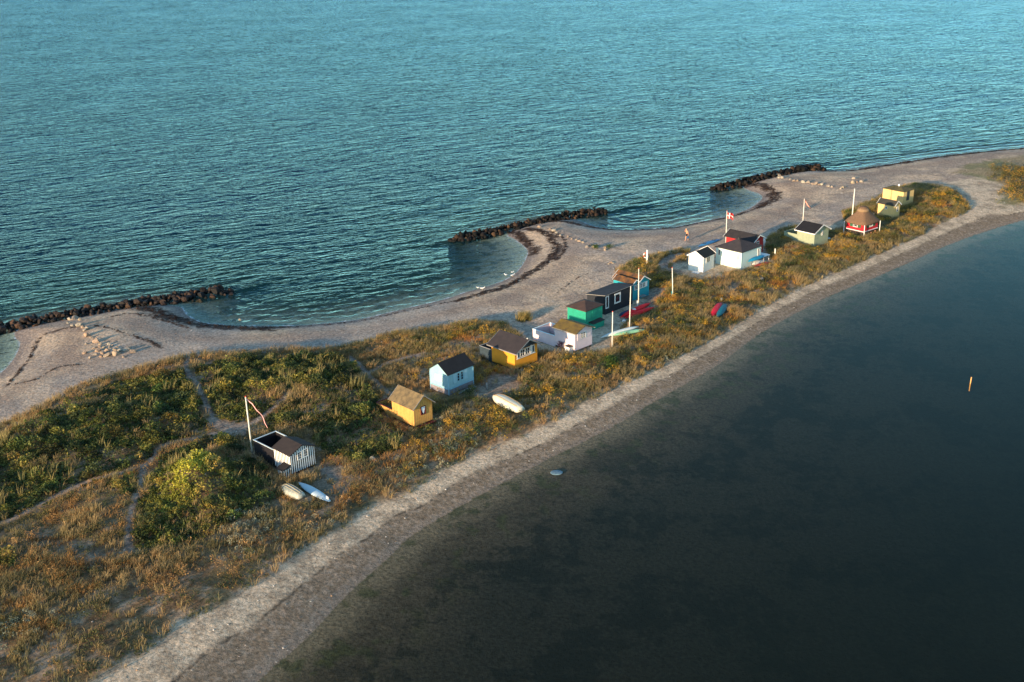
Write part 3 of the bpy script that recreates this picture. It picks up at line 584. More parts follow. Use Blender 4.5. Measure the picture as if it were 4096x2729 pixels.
def build_plants():
    ALLP = VEG
    def notpath(x, y): return 1-sstep(.2, .8, vegclear(x, y, .5*(fbm(x, y, 1.1, 40)-.5)))
    # 1 rose thicket
    ctr = GRN; allg = np.vstack(GRN)
    def mg(x, y): return sstep(.25, .8, green_w(x, y, 2.2*(fbm(x, y, .55, 41)-.5)))*(1-.75*sstep(.56, .66, fbm(x, y, .33, 49)))*notpath(x, y)*keepout(x, y)
    P = scatter(allg_box(allg), 34, mg, 1); z = ground_z(P[:, 0], P[:, 1])
    rb = np.random.default_rng(47); lo = P.min(0); hi = P.max(0); nb = int(.62*(hi-lo)[0]*(hi-lo)[1]); B = lo+rb.random((nb, 2))*(hi-lo); B = B[green_w(B[:, 0], B[:, 1], 0*B[:, 0]) > .2]
    br = .45+.75*rb.random(len(B))**1.5; bh = .35+.75*rb.random(len(B)); can = np.full(len(P), .12); bi = np.zeros(len(P), int)
    for k in range(len(B)):                                   # rounded bushes merging into one another
        d2 = ((P-B[k])**2).sum(1)/br[k]**2; h_ = np.where(d2 < 1, bh[k]*(.45+br[k]*.5)*np.sqrt(np.clip(1-d2, 0, 1)), 0); m_ = h_ > can; can[m_] = h_[m_]; bi[m_] = k+1
    btone = np.vstack([[1, 1, 1], (.62+.75*rb.random((len(B), 1)))*np.array([1, 1, 1])*(1+np.stack([.13*rb.normal(0, 1, len(B)), .05*rb.normal(0, 1, len(B)), .1*rb.normal(0, 1, len(B))], 1).clip(-.3, .35))])
    can = can+.12*fbm(P[:, 0], P[:, 1], 1.5, 42, 3)
    can = can*(.35+.65*sstep(.4, 1, green_w(P[:, 0], P[:, 1], 0*P[:, 0])))
    pal = [(.040, .054, .017), (.068, .082, .021), (.11, .12, .028), (.17, .16, .034), (.25, .20, .045)]
    tn = pick(len(P), pal, [3, 3.5, 3, 2, 1.2], P[:, 0], P[:, 1], .9, 44)*btone[bi]
    cpt = gp(765, 1905, 2); dmy = .92*np.exp(-(((P[:, 0]-cpt[0]-.12*(P[:, 1]-cpt[1]))/1.25)**2+((P[:, 1]-cpt[1])/3.6)**2))
    tn = tn*(1-dmy[:, None])+np.array((.55, .50, .06))*dmy[:, None]  # mound's yellow-green leaves, with the ridge's sun highlight painted into the tone
    leaves('rose_thicket', P, z, 7, .20, .02, can, .095, tn, 'low dense green rose thicket with yellowing leaves over the near dunes', 45)
    # 2 marram on the seaward rim and round the dunes
    nedge = dline_cache(GP(VN, Z1))
    def mm(x, y):
        d = nedge(x, y); g = green_w(x, y, 0*x); f = fbm(x, y, .45, 50)
        m = np.maximum(sstep(2.6, .6, d)*.95, sstep(.42, .55, f)*.75)
        px, py = proj_many(x, y, 1.); mid = ((px > 1380) & (py < 1560)) | ((px > 2400) & (py < 1120))
        m = np.where(mid, np.maximum(m, sstep(.38, .5, f)), m*np.where(px < 1400, 1, .4))
        lo_ = sstep(1300, 900, px)*sstep(7, 4, dl_cache(x, y)); return m*(1-.8*lo_)*(1-g*(.9-.75*sstep(.53, .63, fbm(x, y, .33, 49))))*notpath(x, y)*keepout(x, y)
    P = scatter(VEG, 9.5, mm, 2); z = ground_z(P[:, 0], P[:, 1])
    pal = [(.10, .10, .04), (.18, .15, .06), (.28, .20, .085), (.38, .27, .12), (.34, .20, .08)]
    tn = pick(len(P), pal, [2, 3, 3, 2, 1.4], P[:, 0], P[:, 1], .3, 51)
    blades('marram_grass', P, z, 15, .22, .25+.7*fbm(P[:, 0], P[:, 1], .4, 52)**1.3, .025, tn, .42, 'straw and green marram grass along the dune tops', 53, tip=(.42, .33, .17))
    # tall straw stems standing in the thicket
    P = scatter(allg_box(allg), 1.0, lambda x, y: mg(x, y)*sstep(.56, .68, fbm(x, y, .4, 54)), 3); z = ground_z(P[:, 0], P[:, 1])
    tn = pick(len(P), [(.30, .24, .09), (.24, .22, .08)], [1, 1], P[:, 0], P[:, 1], .5, 55)
    blades('reed_grass', P, z, 16, .22, 1.0+.3*fbm(P[:, 0], P[:, 1], .5, 56), .03, tn, .25, 'pale straw plumes of tall grass standing out of the thicket', 57, tip=(.4, .31, .14))
    # 3 dry orange grass (left) and weeds (south side)
    def md(x, y):
        f = fbm(x, y, .5, 60); px, py = proj_many(x, y, 1.); g = green_w(x, y, 0*x)
        m = sstep(.40, .56, f)*.85
        strip = dl_cache(x, y)
        m = m*sstep(.2, 2.4, strip+1.5*(f-.5))
        low = sstep(1300, 900, px)*sstep(7.5, 4.5, strip); m = m*(1-.72*low)
        m = np.where((px > 1000) & (px < 1650) & (py > 1800), m*.55, m)
        return m*(1-.95*g)*notpath(x, y)*keepout(x, y)*(1-.8*sstep(2.2, .8, nedge(x, y))*(px < 2000))
    P = scatter(VEG, 13.0, md, 4); z = ground_z(P[:, 0], P[:, 1]); px, py = proj_many(P[:, 0], P[:, 1], 1.); lowz = sstep(2.8, .8, dl_cache(P[:, 0], P[:, 1]))*sstep(1700, 1200, px)+sstep(1300, 900, px)*sstep(7.5, 4.5, dl_cache(P[:, 0], P[:, 1])); lowz = np.clip(lowz, 0, 1)
    pl = [(.15, .08, .03), (.29, .14, .045), (.42, .23, .075), (.36, .25, .11), (.15, .14, .05)]
    pr = [(.045, .062, .022), (.13, .11, .03), (.36, .20, .045), (.54, .27, .045), (.36, .14, .04)]
    a = pick(len(P), pl, [2, 3, 2, 2, 2], P[:, 0], P[:, 1], .45, 61); b = pick(len(P), pr, [2.6, 2.6, 2.4, 2, 1.6], P[:, 0], P[:, 1], .42, 62)
    tt = sstep(1500, 2000, px)[:, None]; tn = a*(1-tt)+b*tt
    od = GP([(220, 2080), (300, 1960), (400, 1930), (500, 1960), (520, 2080), (440, 2170), (300, 2190)], 1.3); oi = inside(P[:, 0], P[:, 1], od)*.75; tn = tn*(1-oi[:, None])+np.array((.46, .25, .095))*oi[:, None]
    blades('dry_grass', P, z, 12, .22, .10+.72*fbm(P[:, 0], P[:, 1], .38, 63, 3)**1.5*(1-.68*lowz), .026, tn, .80, 'dry orange and rust coloured grass and weeds between huts and lagoon', 64, tip=(.50, .29, .09))
    # 4 leafy weeds with seed heads on the lagoon side
    def mw(x, y):
        f = fbm(x, y, .8, 70); px, py = proj_many(x, y, 1.)
        return np.where(px < 1650, .5*sstep(.50, .58, f), sstep(.47, .57, f))*(1-green_w(x, y, 0*x))*notpath(x, y)*sstep(.6, 2.4, dl_cache(x, y)+1.2*(f-.5))*keepout(x, y)
    P = scatter(VEG, 7.0, mw, 5); z = ground_z(P[:, 0], P[:, 1])
    pal = [(.04, .065, .02), (.075, .10, .025), (.18, .16, .03), (.40, .24, .03), (.52, .29, .04)]
    tn = pick(len(P), pal, [2, 2, 2, 2, 1.3], P[:, 0], P[:, 1], .7, 71); t2 = pick(len(P), [(.07, .075, .025), (.13, .11, .04), (.24, .14, .05), (.34, .20, .08)], [2, 2, 2, 1], P[:, 0], P[:, 1], .5, 74); qx = sstep(1700, 1500, proj_many(P[:, 0], P[:, 1], 1.)[0])[:, None]; tn = tn*(1-qx)+t2*qx
    leaves('flowering_weeds', P, z, 26, .28, .03, .35+.5*fbm(P[:, 0], P[:, 1], .8, 72), .052, tn, 'bushy weeds with golden seed heads on the lagoon side', 73, up=.2)
    # 5 low creeping greenery and grey leaves near the shell beach
    def ml(x, y):
        f = fbm(x, y, .7, 80); d = dl_cache(x, y); return (sstep(.45, .6, f)*.35+sstep(.48, .56, f)*sstep(2.6, .4, d)*.9)*notpath(x, y)*(1-.9*green_w(x, y, 0*x))*keepout(x, y)
    P = scatter(VEG, 16, ml, 6); z = ground_z(P[:, 0], P[:, 1])
    pal = [(.05, .075, .02), (.085, .10, .025), (.14, .13, .04), (.20, .15, .05), (.22, .12, .05)]
    tn = pick(len(P), pal, [3, 3, 2, 2, 1], P[:, 0], P[:, 1], .5, 81)
    leaves('ground_cover', P, z, 7, .25, .0, .10, .05, tn, 'low creeping plants thinning out towards the shell beach', 82)
    KL = [(1240, 1640+480, 7), (1000, 2150, 30), (950, 2110, 20), (1080, 2060, 12), (1790, 1790, 22), (1830, 1770, 16), (1700, 1850, 14), (60, 2540, 16), (20, 2580, 12), (1750, 1690, 10), (3000, 1300, 4), (2690, 1420, 10), (2640, 1460, 8), (1610, 1900, 8)]
    r = np.random.default_rng(90); pts = []
    for x_, y_, n_ in KL:
        g = gp(x_, y_, 1.0)
        for k in range(n_): pts.append((g[0]+r.normal(0, .8), g[1]+r.normal(0, 1.0)))
    P = np.array(pts); P = P[inside(P[:, 0], P[:, 1], VEG)]; z = ground_z(P[:, 0], P[:, 1])
    tn = pick(len(P), [(.17, .20, .14), (.24, .26, .18), (.33, .31, .20)], [1, 1, 1], P[:, 0], P[:, 1], .5, 91)
    leaves('sea_kale', P, z, 40, .26, .02, np.full(len(P), .42), .055, tn, 'grey green sea kale growing at the edge of the shell beach', 92, up=.3)
    # far right vegetation
    P = scatter(VEG2, 4.0, lambda x, y: sstep(.38, .55, fbm(x, y, .35, 95))*sstep(.0, 1.5, dline(x, y, np.vstack([VEG2, VEG2[:1]])))*sstep(3930, 4020, proj_many(x, y, 1.)[0])*sstep(640, 700, proj_many(x, y, 1.)[1]), 7); z = ground_z(P[:, 0], P[:, 1])
    tn = pick(len(P), [(.10, .09, .03), (.20, .13, .03), (.32, .18, .035), (.16, .14, .03)], [1, 1, 1, 1], P[:, 0], P[:, 1], .3, 96)
    leaves('scrub', P, z, 26, .42, .02, np.full(len(P), .9), .085, tn, 'rust and gold scrub at the far right of the spit', 97, up=.3, cat='scrub')
    # seaweed clumps along the tide lines, pebbles and shells
    r = np.random.default_rng(98); pts = []
    for Pl, w in WRACK:
        seg = np.linalg.norm(np.diff(Pl, axis=0), axis=1)
        for (a_, b_), s_ in zip(zip(Pl[:-1], Pl[1:]), seg):
            for k in range(int(s_*w*16)):
                t_ = r.random(); pts.append(a_+(b_-a_)*t_+r.normal(0, w*.42, 2))
    P = np.array(pts); nn = fbm(P[:, 0], P[:, 1], 1.6, 99, 2); P = P[nn > .45]; z = ground_z(P[:, 0], P[:, 1]); P = P[z > -.02]; z = z[z > -.02]
    tn = pick(len(P), [(.030, .018, .014), (.05, .03, .02), (.075, .045, .028)], [2, 2, 1], P[:, 0], P[:, 1], 1, 100)
    leaves('seaweed', P, z, 9, .17, .0, .09, .07, tn, 'dark brown seaweed washed up along the sea beach', 101, up=1.2)
def allg_box(P):
    lo = P.min(0); hi = P.max(0); return np.array([[lo[0], lo[1]], [hi[0], lo[1]], [hi[0], hi[1]], [lo[0], hi[1]]])
def dline_cache(PL): return lambda x, y: dline(x, y, PL)
VSG = GP(VS, Z1)
def dl_cache(x, y): return dline(x, y, VSG)
def pebbles():
    r = np.random.default_rng(120); V0 = np.array([(1, 0, 0), (-1, 0, 0), (0, 1, 0), (0, -1, 0), (0, 0, 1), (0, 0, -1)], float)
    T0 = np.array([(0, 2, 4), (2, 1, 4), (1, 3, 4), (3, 0, 4), (2, 0, 5), (1, 2, 5), (3, 1, 5), (0, 3, 5)])
    n = 60000; u = r.random(n)*200-30; v = r.random(n)*80-22; x = ORG[0]+u*CU-v*SU; y = ORG[1]+u*SU+v*CU
    px, py = proj_many(x, y, .5); ok = (px > -100) & (px < 4200) & (py < 2850); x = x[ok]; y = y[ok]
    z, ds_, dl_, in_, sd_, dv_, iv_ = terrain_h(x, y); w = np.where(in_, np.where(iv_, .10, np.where(sd_, .10, .35)), 0)
    ok = r.random(len(x)) < w; x, y, z = x[ok], y[ok], z[ok]; n = len(x)
    s = .02+.07*r.random(n)**3; sc = s[:, None, None]*(.7+.6*r.random((n, 1, 3))); V = V0[None]*sc; V[:, :, 2] *= .6
    V = V+np.stack([x, y, z], 1)[:, None, :]; Fq = (T0[None]+np.arange(n)[:, None, None]*6).reshape(-1, 3)
    c = np.array([(.5, .46, .42), (.30, .27, .25), (.12, .1, .09), (.62, .6, .56), (.42, .25, .14)])[r.choice(5, n, p=[.25, .3, .25, .12, .08])]
    tag(npmesh('pebbles', V.reshape(-1, 3), Fq, attr_mat('pebble_stone', .8, fine=None), np.repeat(c[:, None], 6, 1).reshape(-1, 3)), 'shells and small pebbles strewn over both beaches', 'pebbles', kind='stuff')

# ------------------------------------------------------------------ beach huts
white = weathered('white_paint', (.74, .74, .70), rough=.5, contrast=.15, bump=.003)
glass = mat('window_glass', (.02, .025, .03), .08, spec=.6)
darkwood = weathered('dark_wood', (.05, .04, .035), contrast=.5)
greywood = weathered('grey_wood', (.30, .29, .27), contrast=.4, scale=5, stretch=(1, 8, 1))
redpaint = weathered('dark_red_paint', (.16, .02, .02), contrast=.3)
stonegrey = weathered('grey_stone', (.26, .25, .24), contrast=.4)
def felt(name, a, c, s=1.6, con=.4): return weathered(name, a, c, rough=.9, scale=s, bump=.02)
def F2(face, w, d):
    return {'R': lambda s, z, o: (s, -o, z), 'L': lambda s, z, o: (-o, s, z), 'B': lambda s, z, o: (w+o, s, z), 'T': lambda s, z, o: (s, d+o, z)}[face]
def plate(mb, f, s0, s1, z0, z1, o0, o1):
    a = [f(s, z, o) for o in (o0, o1) for s, z in ((s0, z0), (s1, z0), (s1, z1), (s0, z1))]
    return mb.poly(a, [(0, 1, 2, 3), (7, 6, 5, 4), (0, 4, 5, 1), (1, 5, 6, 2), (2, 6, 7, 3), (3, 7, 4, 0)])
def window(parent, f, s0, s1, z0, z1, cols=2, rows=3, fm=None, pm=None, t=.07, name='window', bar=.028, label=None):
    mb = MB(); o0, o1 = .003, .045
    for a, b_, c, d_ in ((s0, s1, z0, z0+t), (s0, s1, z1-t, z1), (s0, s0+t, z0+t, z1-t), (s1-t, s1, z0+t, z1-t)): plate(mb, f, a, b_, c, d_, o0, o1)
    for i in range(1, cols):
        s = s0+(s1-s0)*i/cols; plate(mb, f, s-bar/2, s+bar/2, z0+t, z1-t, o0, .036)
    for j in range(1, rows):
        z = z0+(z1-z0)*j/rows; plate(mb, f, s0+t, s1-t, z-bar/2, z+bar/2, o0, .032)
    fr = mb.build(name, fm or white, parent, label)
    plate(MB(), f, s0+t, s1-t, z0+t, z1-t, .004, .014).build('pane', pm or glass, fr)
    return fr
def board(parent, f, s0, s1, z0, z1, m, name='shutter', o=.035, label=None, off=.003): return plate(MB(), f, s0, s1, z0, z1, off, off+o).build(name, m, parent, label)
def gable_walls(w, d, z0, h, hr, ridge, t=0):
    mb = MB()
    if ridge == 'y':
        A = [(0, 0, z0), (w, 0, z0), (w, 0, z0+h), (w/2, 0, z0+hr), (0, 0, z0+h)]; B = [(x, d, z) for x, y, z in A]
    else:
        A = [(0, d, z0), (0, 0, z0), (0, 0, z0+h), (0, d/2, z0+hr), (0, d, z0+h)]; B = [(w, y, z) for x, y, z in A]
    return mb.poly(A+B, [(0, 1, 2, 3, 4), (9, 8, 7, 6, 5)]+[(i, i+5, (i+1) % 5+5, (i+1) % 5) for i in range(5)])
def gable_roof(t, w, d, z0, h, hr, ridge, e, v, rm, th=.07, barge=None, bw=.13, v2=None, fascia=None):
    v2 = v if v2 is None else v2; W = w if ridge == 'y' else d; sl = (hr-h)/(W/2); ze = z0+h-e*sl+.05; zr = z0+hr+.05; a, b_ = -v, (d if ridge == 'y' else w)+v2
    P = (lambda s, u, z: (s, u, z)) if ridge == 'y' else (lambda s, u, z: (u, s, z))
    mb = MB()
    q1 = [P(-e, a, ze), P(W/2, a, zr), P(W/2, b_, zr), P(-e, b_, ze)]; q2 = [P(W/2, a, zr), P(W+e, a, ze), P(W+e, b_, ze), P(W/2, b_, zr)]
    if ridge == 'x': q1.reverse(); q2.reverse()
    mb.slab(q1, th); mb.slab(q2, th); r = mb.build('roof', rm, t)
    if barge:
        for u, s_ in ((a-.012, -1), (b_+.012, 1)):
            bb = MB(); bb.beam(P(-e-.02, u, ze-.03), P(W/2, u, zr-.02), .03, bw); bb.beam(P(W/2, u, zr-.02), P(W+e+.02, u, ze-.03), .03, bw); bb.build('barge_board', barge, r)
    if fascia:
        for s in (-e-.015, W+e+.015):
            MB().beam(P(s, a, ze-.05), P(s, b_, ze-.05), .03, .11).build('fascia', fascia, r)
    return r
def hip_roof(t, w, d, z0, h, hr, e, rm, ridge=.0, th=.08):
    z = z0+h; c = [(-e, -e, z), (w+e, -e, z), (w+e, d+e, z), (-e, d+e, z)]
    r0 = (w/2, d/2-ridge/2, z0+hr); r1 = (w/2, d/2+ridge/2, z0+hr)
    lowc = [(x, y, zz-th) for x, y, zz in c]; mb = MB(); pts = c+lowc+[r0, r1]
    mb.poly(pts, [(0, 1, 8), (1, 2, 9, 8), (2, 3, 9), (3, 0, 8, 9), (0, 4, 5, 1), (1, 5, 6, 2), (2, 6, 7, 3), (3, 7, 4, 0), (7, 6, 5, 4)])
    return mb.build('roof', rm, t)
def piers(t, w, d, z1, m, n=3, inset=.15, s=.16, name='leg'):
    for x in (inset, w-inset):
        for k in range(n):
            y = inset+(d-2*inset)*k/(n-1); MB().box(x-s/2, x+s/2, y-s/2, y+s/2, -.35, z1).build(name, m, t)
def corner(t, w, d, z0, h, m, s=.09):
    for x, y in ((0, 0), (w, 0), (0, d), (w, d)): MB().box(x-s/2 if x else -.02, x+s/2 if not x else w+.02, (y-s/2) if y else -.02, (y+s/2) if not y else d+.02, z0, z0+h).build('corner_post', m, t)
def fence_u(parent, x0, x1, y0, y1, zb, zt, m, capm, th=.05, cap=.10, name='terrace_screen', sides='LTR', capname='cap_rail'):
    mb = MB(); cb = MB(); c2 = cap/2
    if 'L' in sides: mb.box(x0, x0+th, y0, y1, zb, zt); cb.box(x0+th/2-c2, x0+th/2+c2, y0, y1+c2, zt, zt+.04)
    if 'R' in sides: mb.box(x1-th, x1, y0, y1, zb, zt); cb.box(x1-th/2-c2, x1-th/2+c2, y0, y1+c2, zt, zt+.04)
    if 'T' in sides: mb.box(x0+th, x1-th, y1-th, y1, zb, zt); cb.box(x0+th/2+c2+.001, x1-th/2-c2-.001, y1-th/2-c2, y1-th/2+c2, zt, zt+.042)
    s = mb.build(name, m, parent); cb.build(capname, capm, s); return s
def hut(name, label, key):
    h = HR[key]; t = thing(name, label, 'beach hut', (h['o'][0], h['o'][1], 1.0), h['a'], 'beach huts along the spit'); return t, h['w'], h['d']
g_ = ZF-1.0

# striped hut
t, w, d = hut('beach_hut', 'small black and white vertically striped hut with dark roof and black walled terrace', 'striped')
st = stripes('black_white_stripes', (.84, .84, .80), (.010, .010, .012), w/11.5)
gable_walls(w, d, g_, 1.68, 2.2, 'y').build('wall', st, t)
rf = felt('brown_black_felt', (.036, .028, .026), (.022, .018, .018)); gable_roof(t, w, d, g_, 1.68, 2.2, 'y', .12, .10, rf)
piers(t, w, d, g_, darkwood); MB().box(.05, w-.05, .05, d-.05, .0, g_-.002).build('foundation', darkwood, t)
window(t, F2('R', w, d), .68, 1.18, g_+.98, g_+1.74, 2, 3, t=.09); window(t, F2('R', w, d), 1.30, 1.80, g_+1.0, g_+1.76, 2, 3, t=.09); board(t, F2('R', w, d), 1.185, 1.295, g_+.98, g_+1.76, white, 'trim_board')
black = weathered('black_boards', (.016, .014, .018), contrast=.4, board='h', gap=.16)
fence_u(t, 0, 2.3, d, 5.25, -.2, g_+1.42, black, weathered('pale_blue_rail', (.55, .64, .66), contrast=.1))
MB().box(.06, 2.24, d+.01, 5.19, .05, .14).build('terrace_floor', darkwood, t)
bx = MB().box(-.78, -.02, .12, .86, -.05, g_+.50).build('bin_store', st, t, label='small striped lean-to box against the side wall')
MB().slab([(-.88, .02, g_+.56), (-.005, .02, g_+.80), (-.005, .96, g_+.80), (-.88, .96, g_+.56)], .05).build('lid', felt('black_felt', (.02, .018, .018), (.012, .012, .013)), bx)

# small yellow hut
t, w, d = hut('beach_hut', 'small yellow boarded hut with mossy roof and a dark red window frame', 'small_yellow')
yw = weathered('yellow_boards', (.60, .33, .09), (.50, .26, .065), scale=2, board='v', gap=.21, bump=.03, lines=.6)
gable_walls(w, d, g_, 1.84, 2.72, 'y').build('wall', yw, t)
gable_roof(t, w, d, g_, 1.84, 2.72, 'y', .22, .22, felt('mossy_brown_felt', (.20, .145, .07), (.09, .07, .04), 2.2), barge=greywood, bw=.07)
window(t, F2('R', w, d), .78, 1.36, g_+.85, g_+1.68, 1, 1, fm=redpaint, t=.07)
cm = mat('white_curtain', (.75, .78, .8), .8)
cu = MB(); f = F2('R', w, d)
cu.poly([f(.86, g_+1.60, .018), f(1.28, g_+1.60, .018), f(1.26, g_+1.35, .018), f(1.14, g_+1.0, .018), f(1.10, g_+.93, .018), f(1.04, g_+1.0, .018), f(.90, g_+1.35, .018),
         f(.86, g_+1.60, .024), f(1.28, g_+1.60, .024), f(1.26, g_+1.35, .024), f(1.14, g_+1.0, .024), f(1.10, g_+.93, .024), f(1.04, g_+1.0, .024), f(.90, g_+1.35, .024)],
        [(0, 1, 2, 3, 4, 5, 6), (13, 12, 11, 10, 9, 8, 7)]+[(i, i+7, (i+1) % 7+7, (i+1) % 7) for i in range(7)]); cu.build('curtain', cm, t)
piers(t, w, d, g_, redpaint); MB().box(.15, w+.12, -.42, -.06, .10, .17).build('step_board', redpaint, t)
for x in (.3, 1.15, w-.05): MB().box(x-.05, x+.05, -.38, -.10, -.25, .098).build('step_leg', redpaint, t)
fence_u(t, .05, 1.95, d+.01, d+2.45, -.2, g_+.62, yw, redpaint, sides='LT'); MB().box(.12, 1.9, d+.02, d+2.38, .02, .08).build('terrace_floor', redpaint, t)

# pale blue hut
t, w, d = hut('beach_hut', 'pale blue hut with a black roof, grey skirting and blue shutters', 'blue')
bl = weathered('pale_blue_boards', (.27, .47, .52), (.22, .40, .46), board='h', gap=.13, bump=.012, lines=.82, scale=1.5)
sk = weathered('grey_skirt_boards', (.27, .25, .27), contrast=.25, board='h', gap=.12)
gable_walls(w, d, g_+.36, 1.55, 2.42, 'x').build('wall', bl, t)
gable_roof(t, w, d, g_+.36, 1.55, 2.42, 'x', .10, .12, felt('black_roof_felt', (.014, .016, .019), (.009, .010, .012)))
MB().box(.01, w-.01, .01, d-.01, -.02, g_+.358).build('skirting', sk, t)
bp_ = weathered('light_blue_trim', (.25, .48, .58), contrast=.1)
corner(t, w, d, -.15, 2.05, bp_, .08)
board(t, F2('L', w, d), .10, d-.10, g_+.34, g_+.40, bp_, 'trim_board', .03, off=.022); board(t, F2('R', w, d), .10, w-.10, g_+.34, g_+.40, bp_, 'trim_board', .03, off=.022)
f = F2('R', w, d)
window(t, f, 1.14, 1.48, g_+.85, g_+1.72, 1, 3, fm=bp_, t=.045); window(t, f, 1.62, 1.96, g_+.85, g_+1.72, 1, 3, fm=bp_, t=.045)
sh = weathered('blue_shutter', (.30, .50, .58), contrast=.1); board(t, f, .62, 1.09, g_+.80, g_+1.75, sh); board(t, f, 2.04, 2.50, g_+.80, g_+1.75, sh)
board(t, F2('L', w, d), .85, 1.80, g_+.95, g_+1.58, weathered('pale_shutter', (.62, .66, .62), contrast=.08), 'shutter')
MB().box(.75, w-.25, -.58, -.22, .02, .11).build('step_board', greywood, t)
MB().box(1.6, 1.95, -.86, -.60, -.05, .10).build('step_stone', stonegrey, t)

# orange hut
t, w, d = hut('beach_hut', 'orange yellow hut with dark slate coloured roof and a row of white framed windows', 'orange')
ow = weathered('orange_boards', (.74, .30, .025), (.64, .25, .02), board='v', gap=.10, bump=.008, lines=.86, scale=1.2)
gable_walls(w, d, g_, 1.94, 2.8, 'y').build('wall', ow, t)
slate = weathered('slate_gable', (.045, .065, .08), contrast=.2, board='v', gap=.12)
MB().poly([(.0, -.03, g_+1.90), (w, -.03, g_+1.90), (w/2, -.03, g_+2.77), (.0, -.004, g_+1.90), (w, -.004, g_+1.90), (w/2, -.004, g_+2.77)], [(0, 1, 2), (5, 4, 3), (0, 3, 4, 1), (1, 4, 5, 2), (2, 5, 3, 0)]).build('gable_panel', slate, t)
gable_roof(t, w, d, g_, 1.94, 2.8, 'y', .30, .55, felt('dark_brown_felt', (.038, .031, .032), (.026, .022, .024)), barge=weathered('grey_blue_board', (.16, .19, .2), contrast=.1), bw=.09, fascia=weathered('grey_fascia', (.2, .19, .18), contrast=.2), v2=.4)
MB().tube([(w/2+.02, -.2, g_+2.82), (w/2+.02, -.2, g_+2.95)], .05).build('roof_vent', white, t)
f = F2('R', w, d); window(t, f, .78, 1.40, g_+1.12, g_+1.84, 2, 2, t=.05); window(t, f, 1.50, 2.12, g_+1.12, g_+1.84, 2, 2, t=.05)
dk = weathered('dark_shutter', (.05, .08, .10), contrast=.2)
for a, b_ in ((.32, .68), (2.44, 2.80)):
    s_ = board(t, f, a, b_, g_+1.05, g_+1.86, white, 'shutter'); board(s_, f, a+.07, b_-.07, g_+1.12, g_+1.79, dk, 'shutter_panel', .012, off=.04)
board(t, f, 2.20, 2.38, g_+1.05, g_+1.95, white, 'shutter', .05)
board(t, f, .25, 2.9, g_+.98, g_+1.035, white, 'sill', .06)
piers(t, w, d, g_, darkwood); MB().box(.08, w-.08, .08, d-.08, 0, g_-.002).build('foundation', darkwood, t)
MB().box(.45, w-.10, -.62, -.25, .05, .13).build('step_board', greywood, t)
fence_u(t, .1, 1.7, d+.01, d+1.9, -.1, g_+1.15, weathered('dark_blue_boards', (.03, .05, .065), contrast=.2, board='v'), greywood, sides='LT')

# pink hut
t, w, d = hut('beach_hut', 'pale pink hut with moss covered roof and a long walled terrace on its sea side', 'pink')
pk = weathered('pale_pink_boards', (.74, .60, .60), (.66, .54, .55), board='v', gap=.13, bump=.006, lines=.92, scale=1.5)
gable_walls(w, d, g_, 1.96, 2.45, 'y').build('wall', pk, t)
gable_roof(t, w, d, g_, 1.96, 2.45, 'y', .16, .28, felt('moss_felt', (.17, .115, .022), (.075, .052, .022), 1.8), fascia=greywood, th=.05)
f = F2('R', w, d); window(t, f, .92, 1.20, g_+1.12, g_+1.78, 1, 3, t=.045); window(t, f, 1.26, 1.54, g_+1.12, g_+1.78, 1, 3, t=.045)
board(t, f, .36, .86, g_+1.05, g_+1.82, pk, 'shutter'); board(t, f, 1.75, 2.40, g_+1.1, g_+1.9, pk, 'shutter'); board(t, f, 1.60, 1.71, g_+1.08, g_+1.84, white, 'shutter', .05)
fence_u(t, 0, w, d, d+3.25, -.05, g_+.95, pk, weathered('pale_cyan_rail', (.62, .74, .74), contrast=.05), sides='LTR', th=.06, cap=.13)
MB().box(.08, w-.08, d+.01, d+3.17, .03, .08).build('terrace_floor', greywood, t)
piers(t, w, d, g_, darkwood)
for x in (.6, 1.6): MB().box(x-.04, x+.04, d+.5, d+.58, .08, g_+1.5).build('terrace_post', white, t)
b_ = MB().box(-.62, -.04, .22, .85, -.02, g_+.52).build('storage_box', white, t); MB().box(-.66, -.02, .18, .89, g_+.522, g_+.56).build('lid', darkwood, b_)

# green hut
t, w, d = hut('beach_hut', 'emerald green hut with a brown pyramid roof between the pink and black huts', 'green')
gw = weathered('emerald_boards', (.015, .30, .19), (.012, .24, .15), board='v', gap=.12, bump=.01, lines=.8, scale=1.5)
MB().box(0, w, 0, d, -.1, g_+1.95).build('wall', gw, t); hip_roof(t, w, d, g_, 2.0, 2.58, .14, felt('brown_felt', (.075, .045, .034), (.045, .03, .026)))
board(t, F2('R', w, d), 1.15, 1.85, g_, g_+1.8, gw, 'door', .02)
b_ = MB().box(.55, 2.45, -.62, -.01, -.1, g_+.42).build('storage_bench', gw, t); MB().slab([(.50, -.68, g_+.46), (2.50, -.68, g_+.46), (2.50, -.01, g_+.58), (.50, -.01, g_+.58)], .04).build('lid', darkwood, b_)

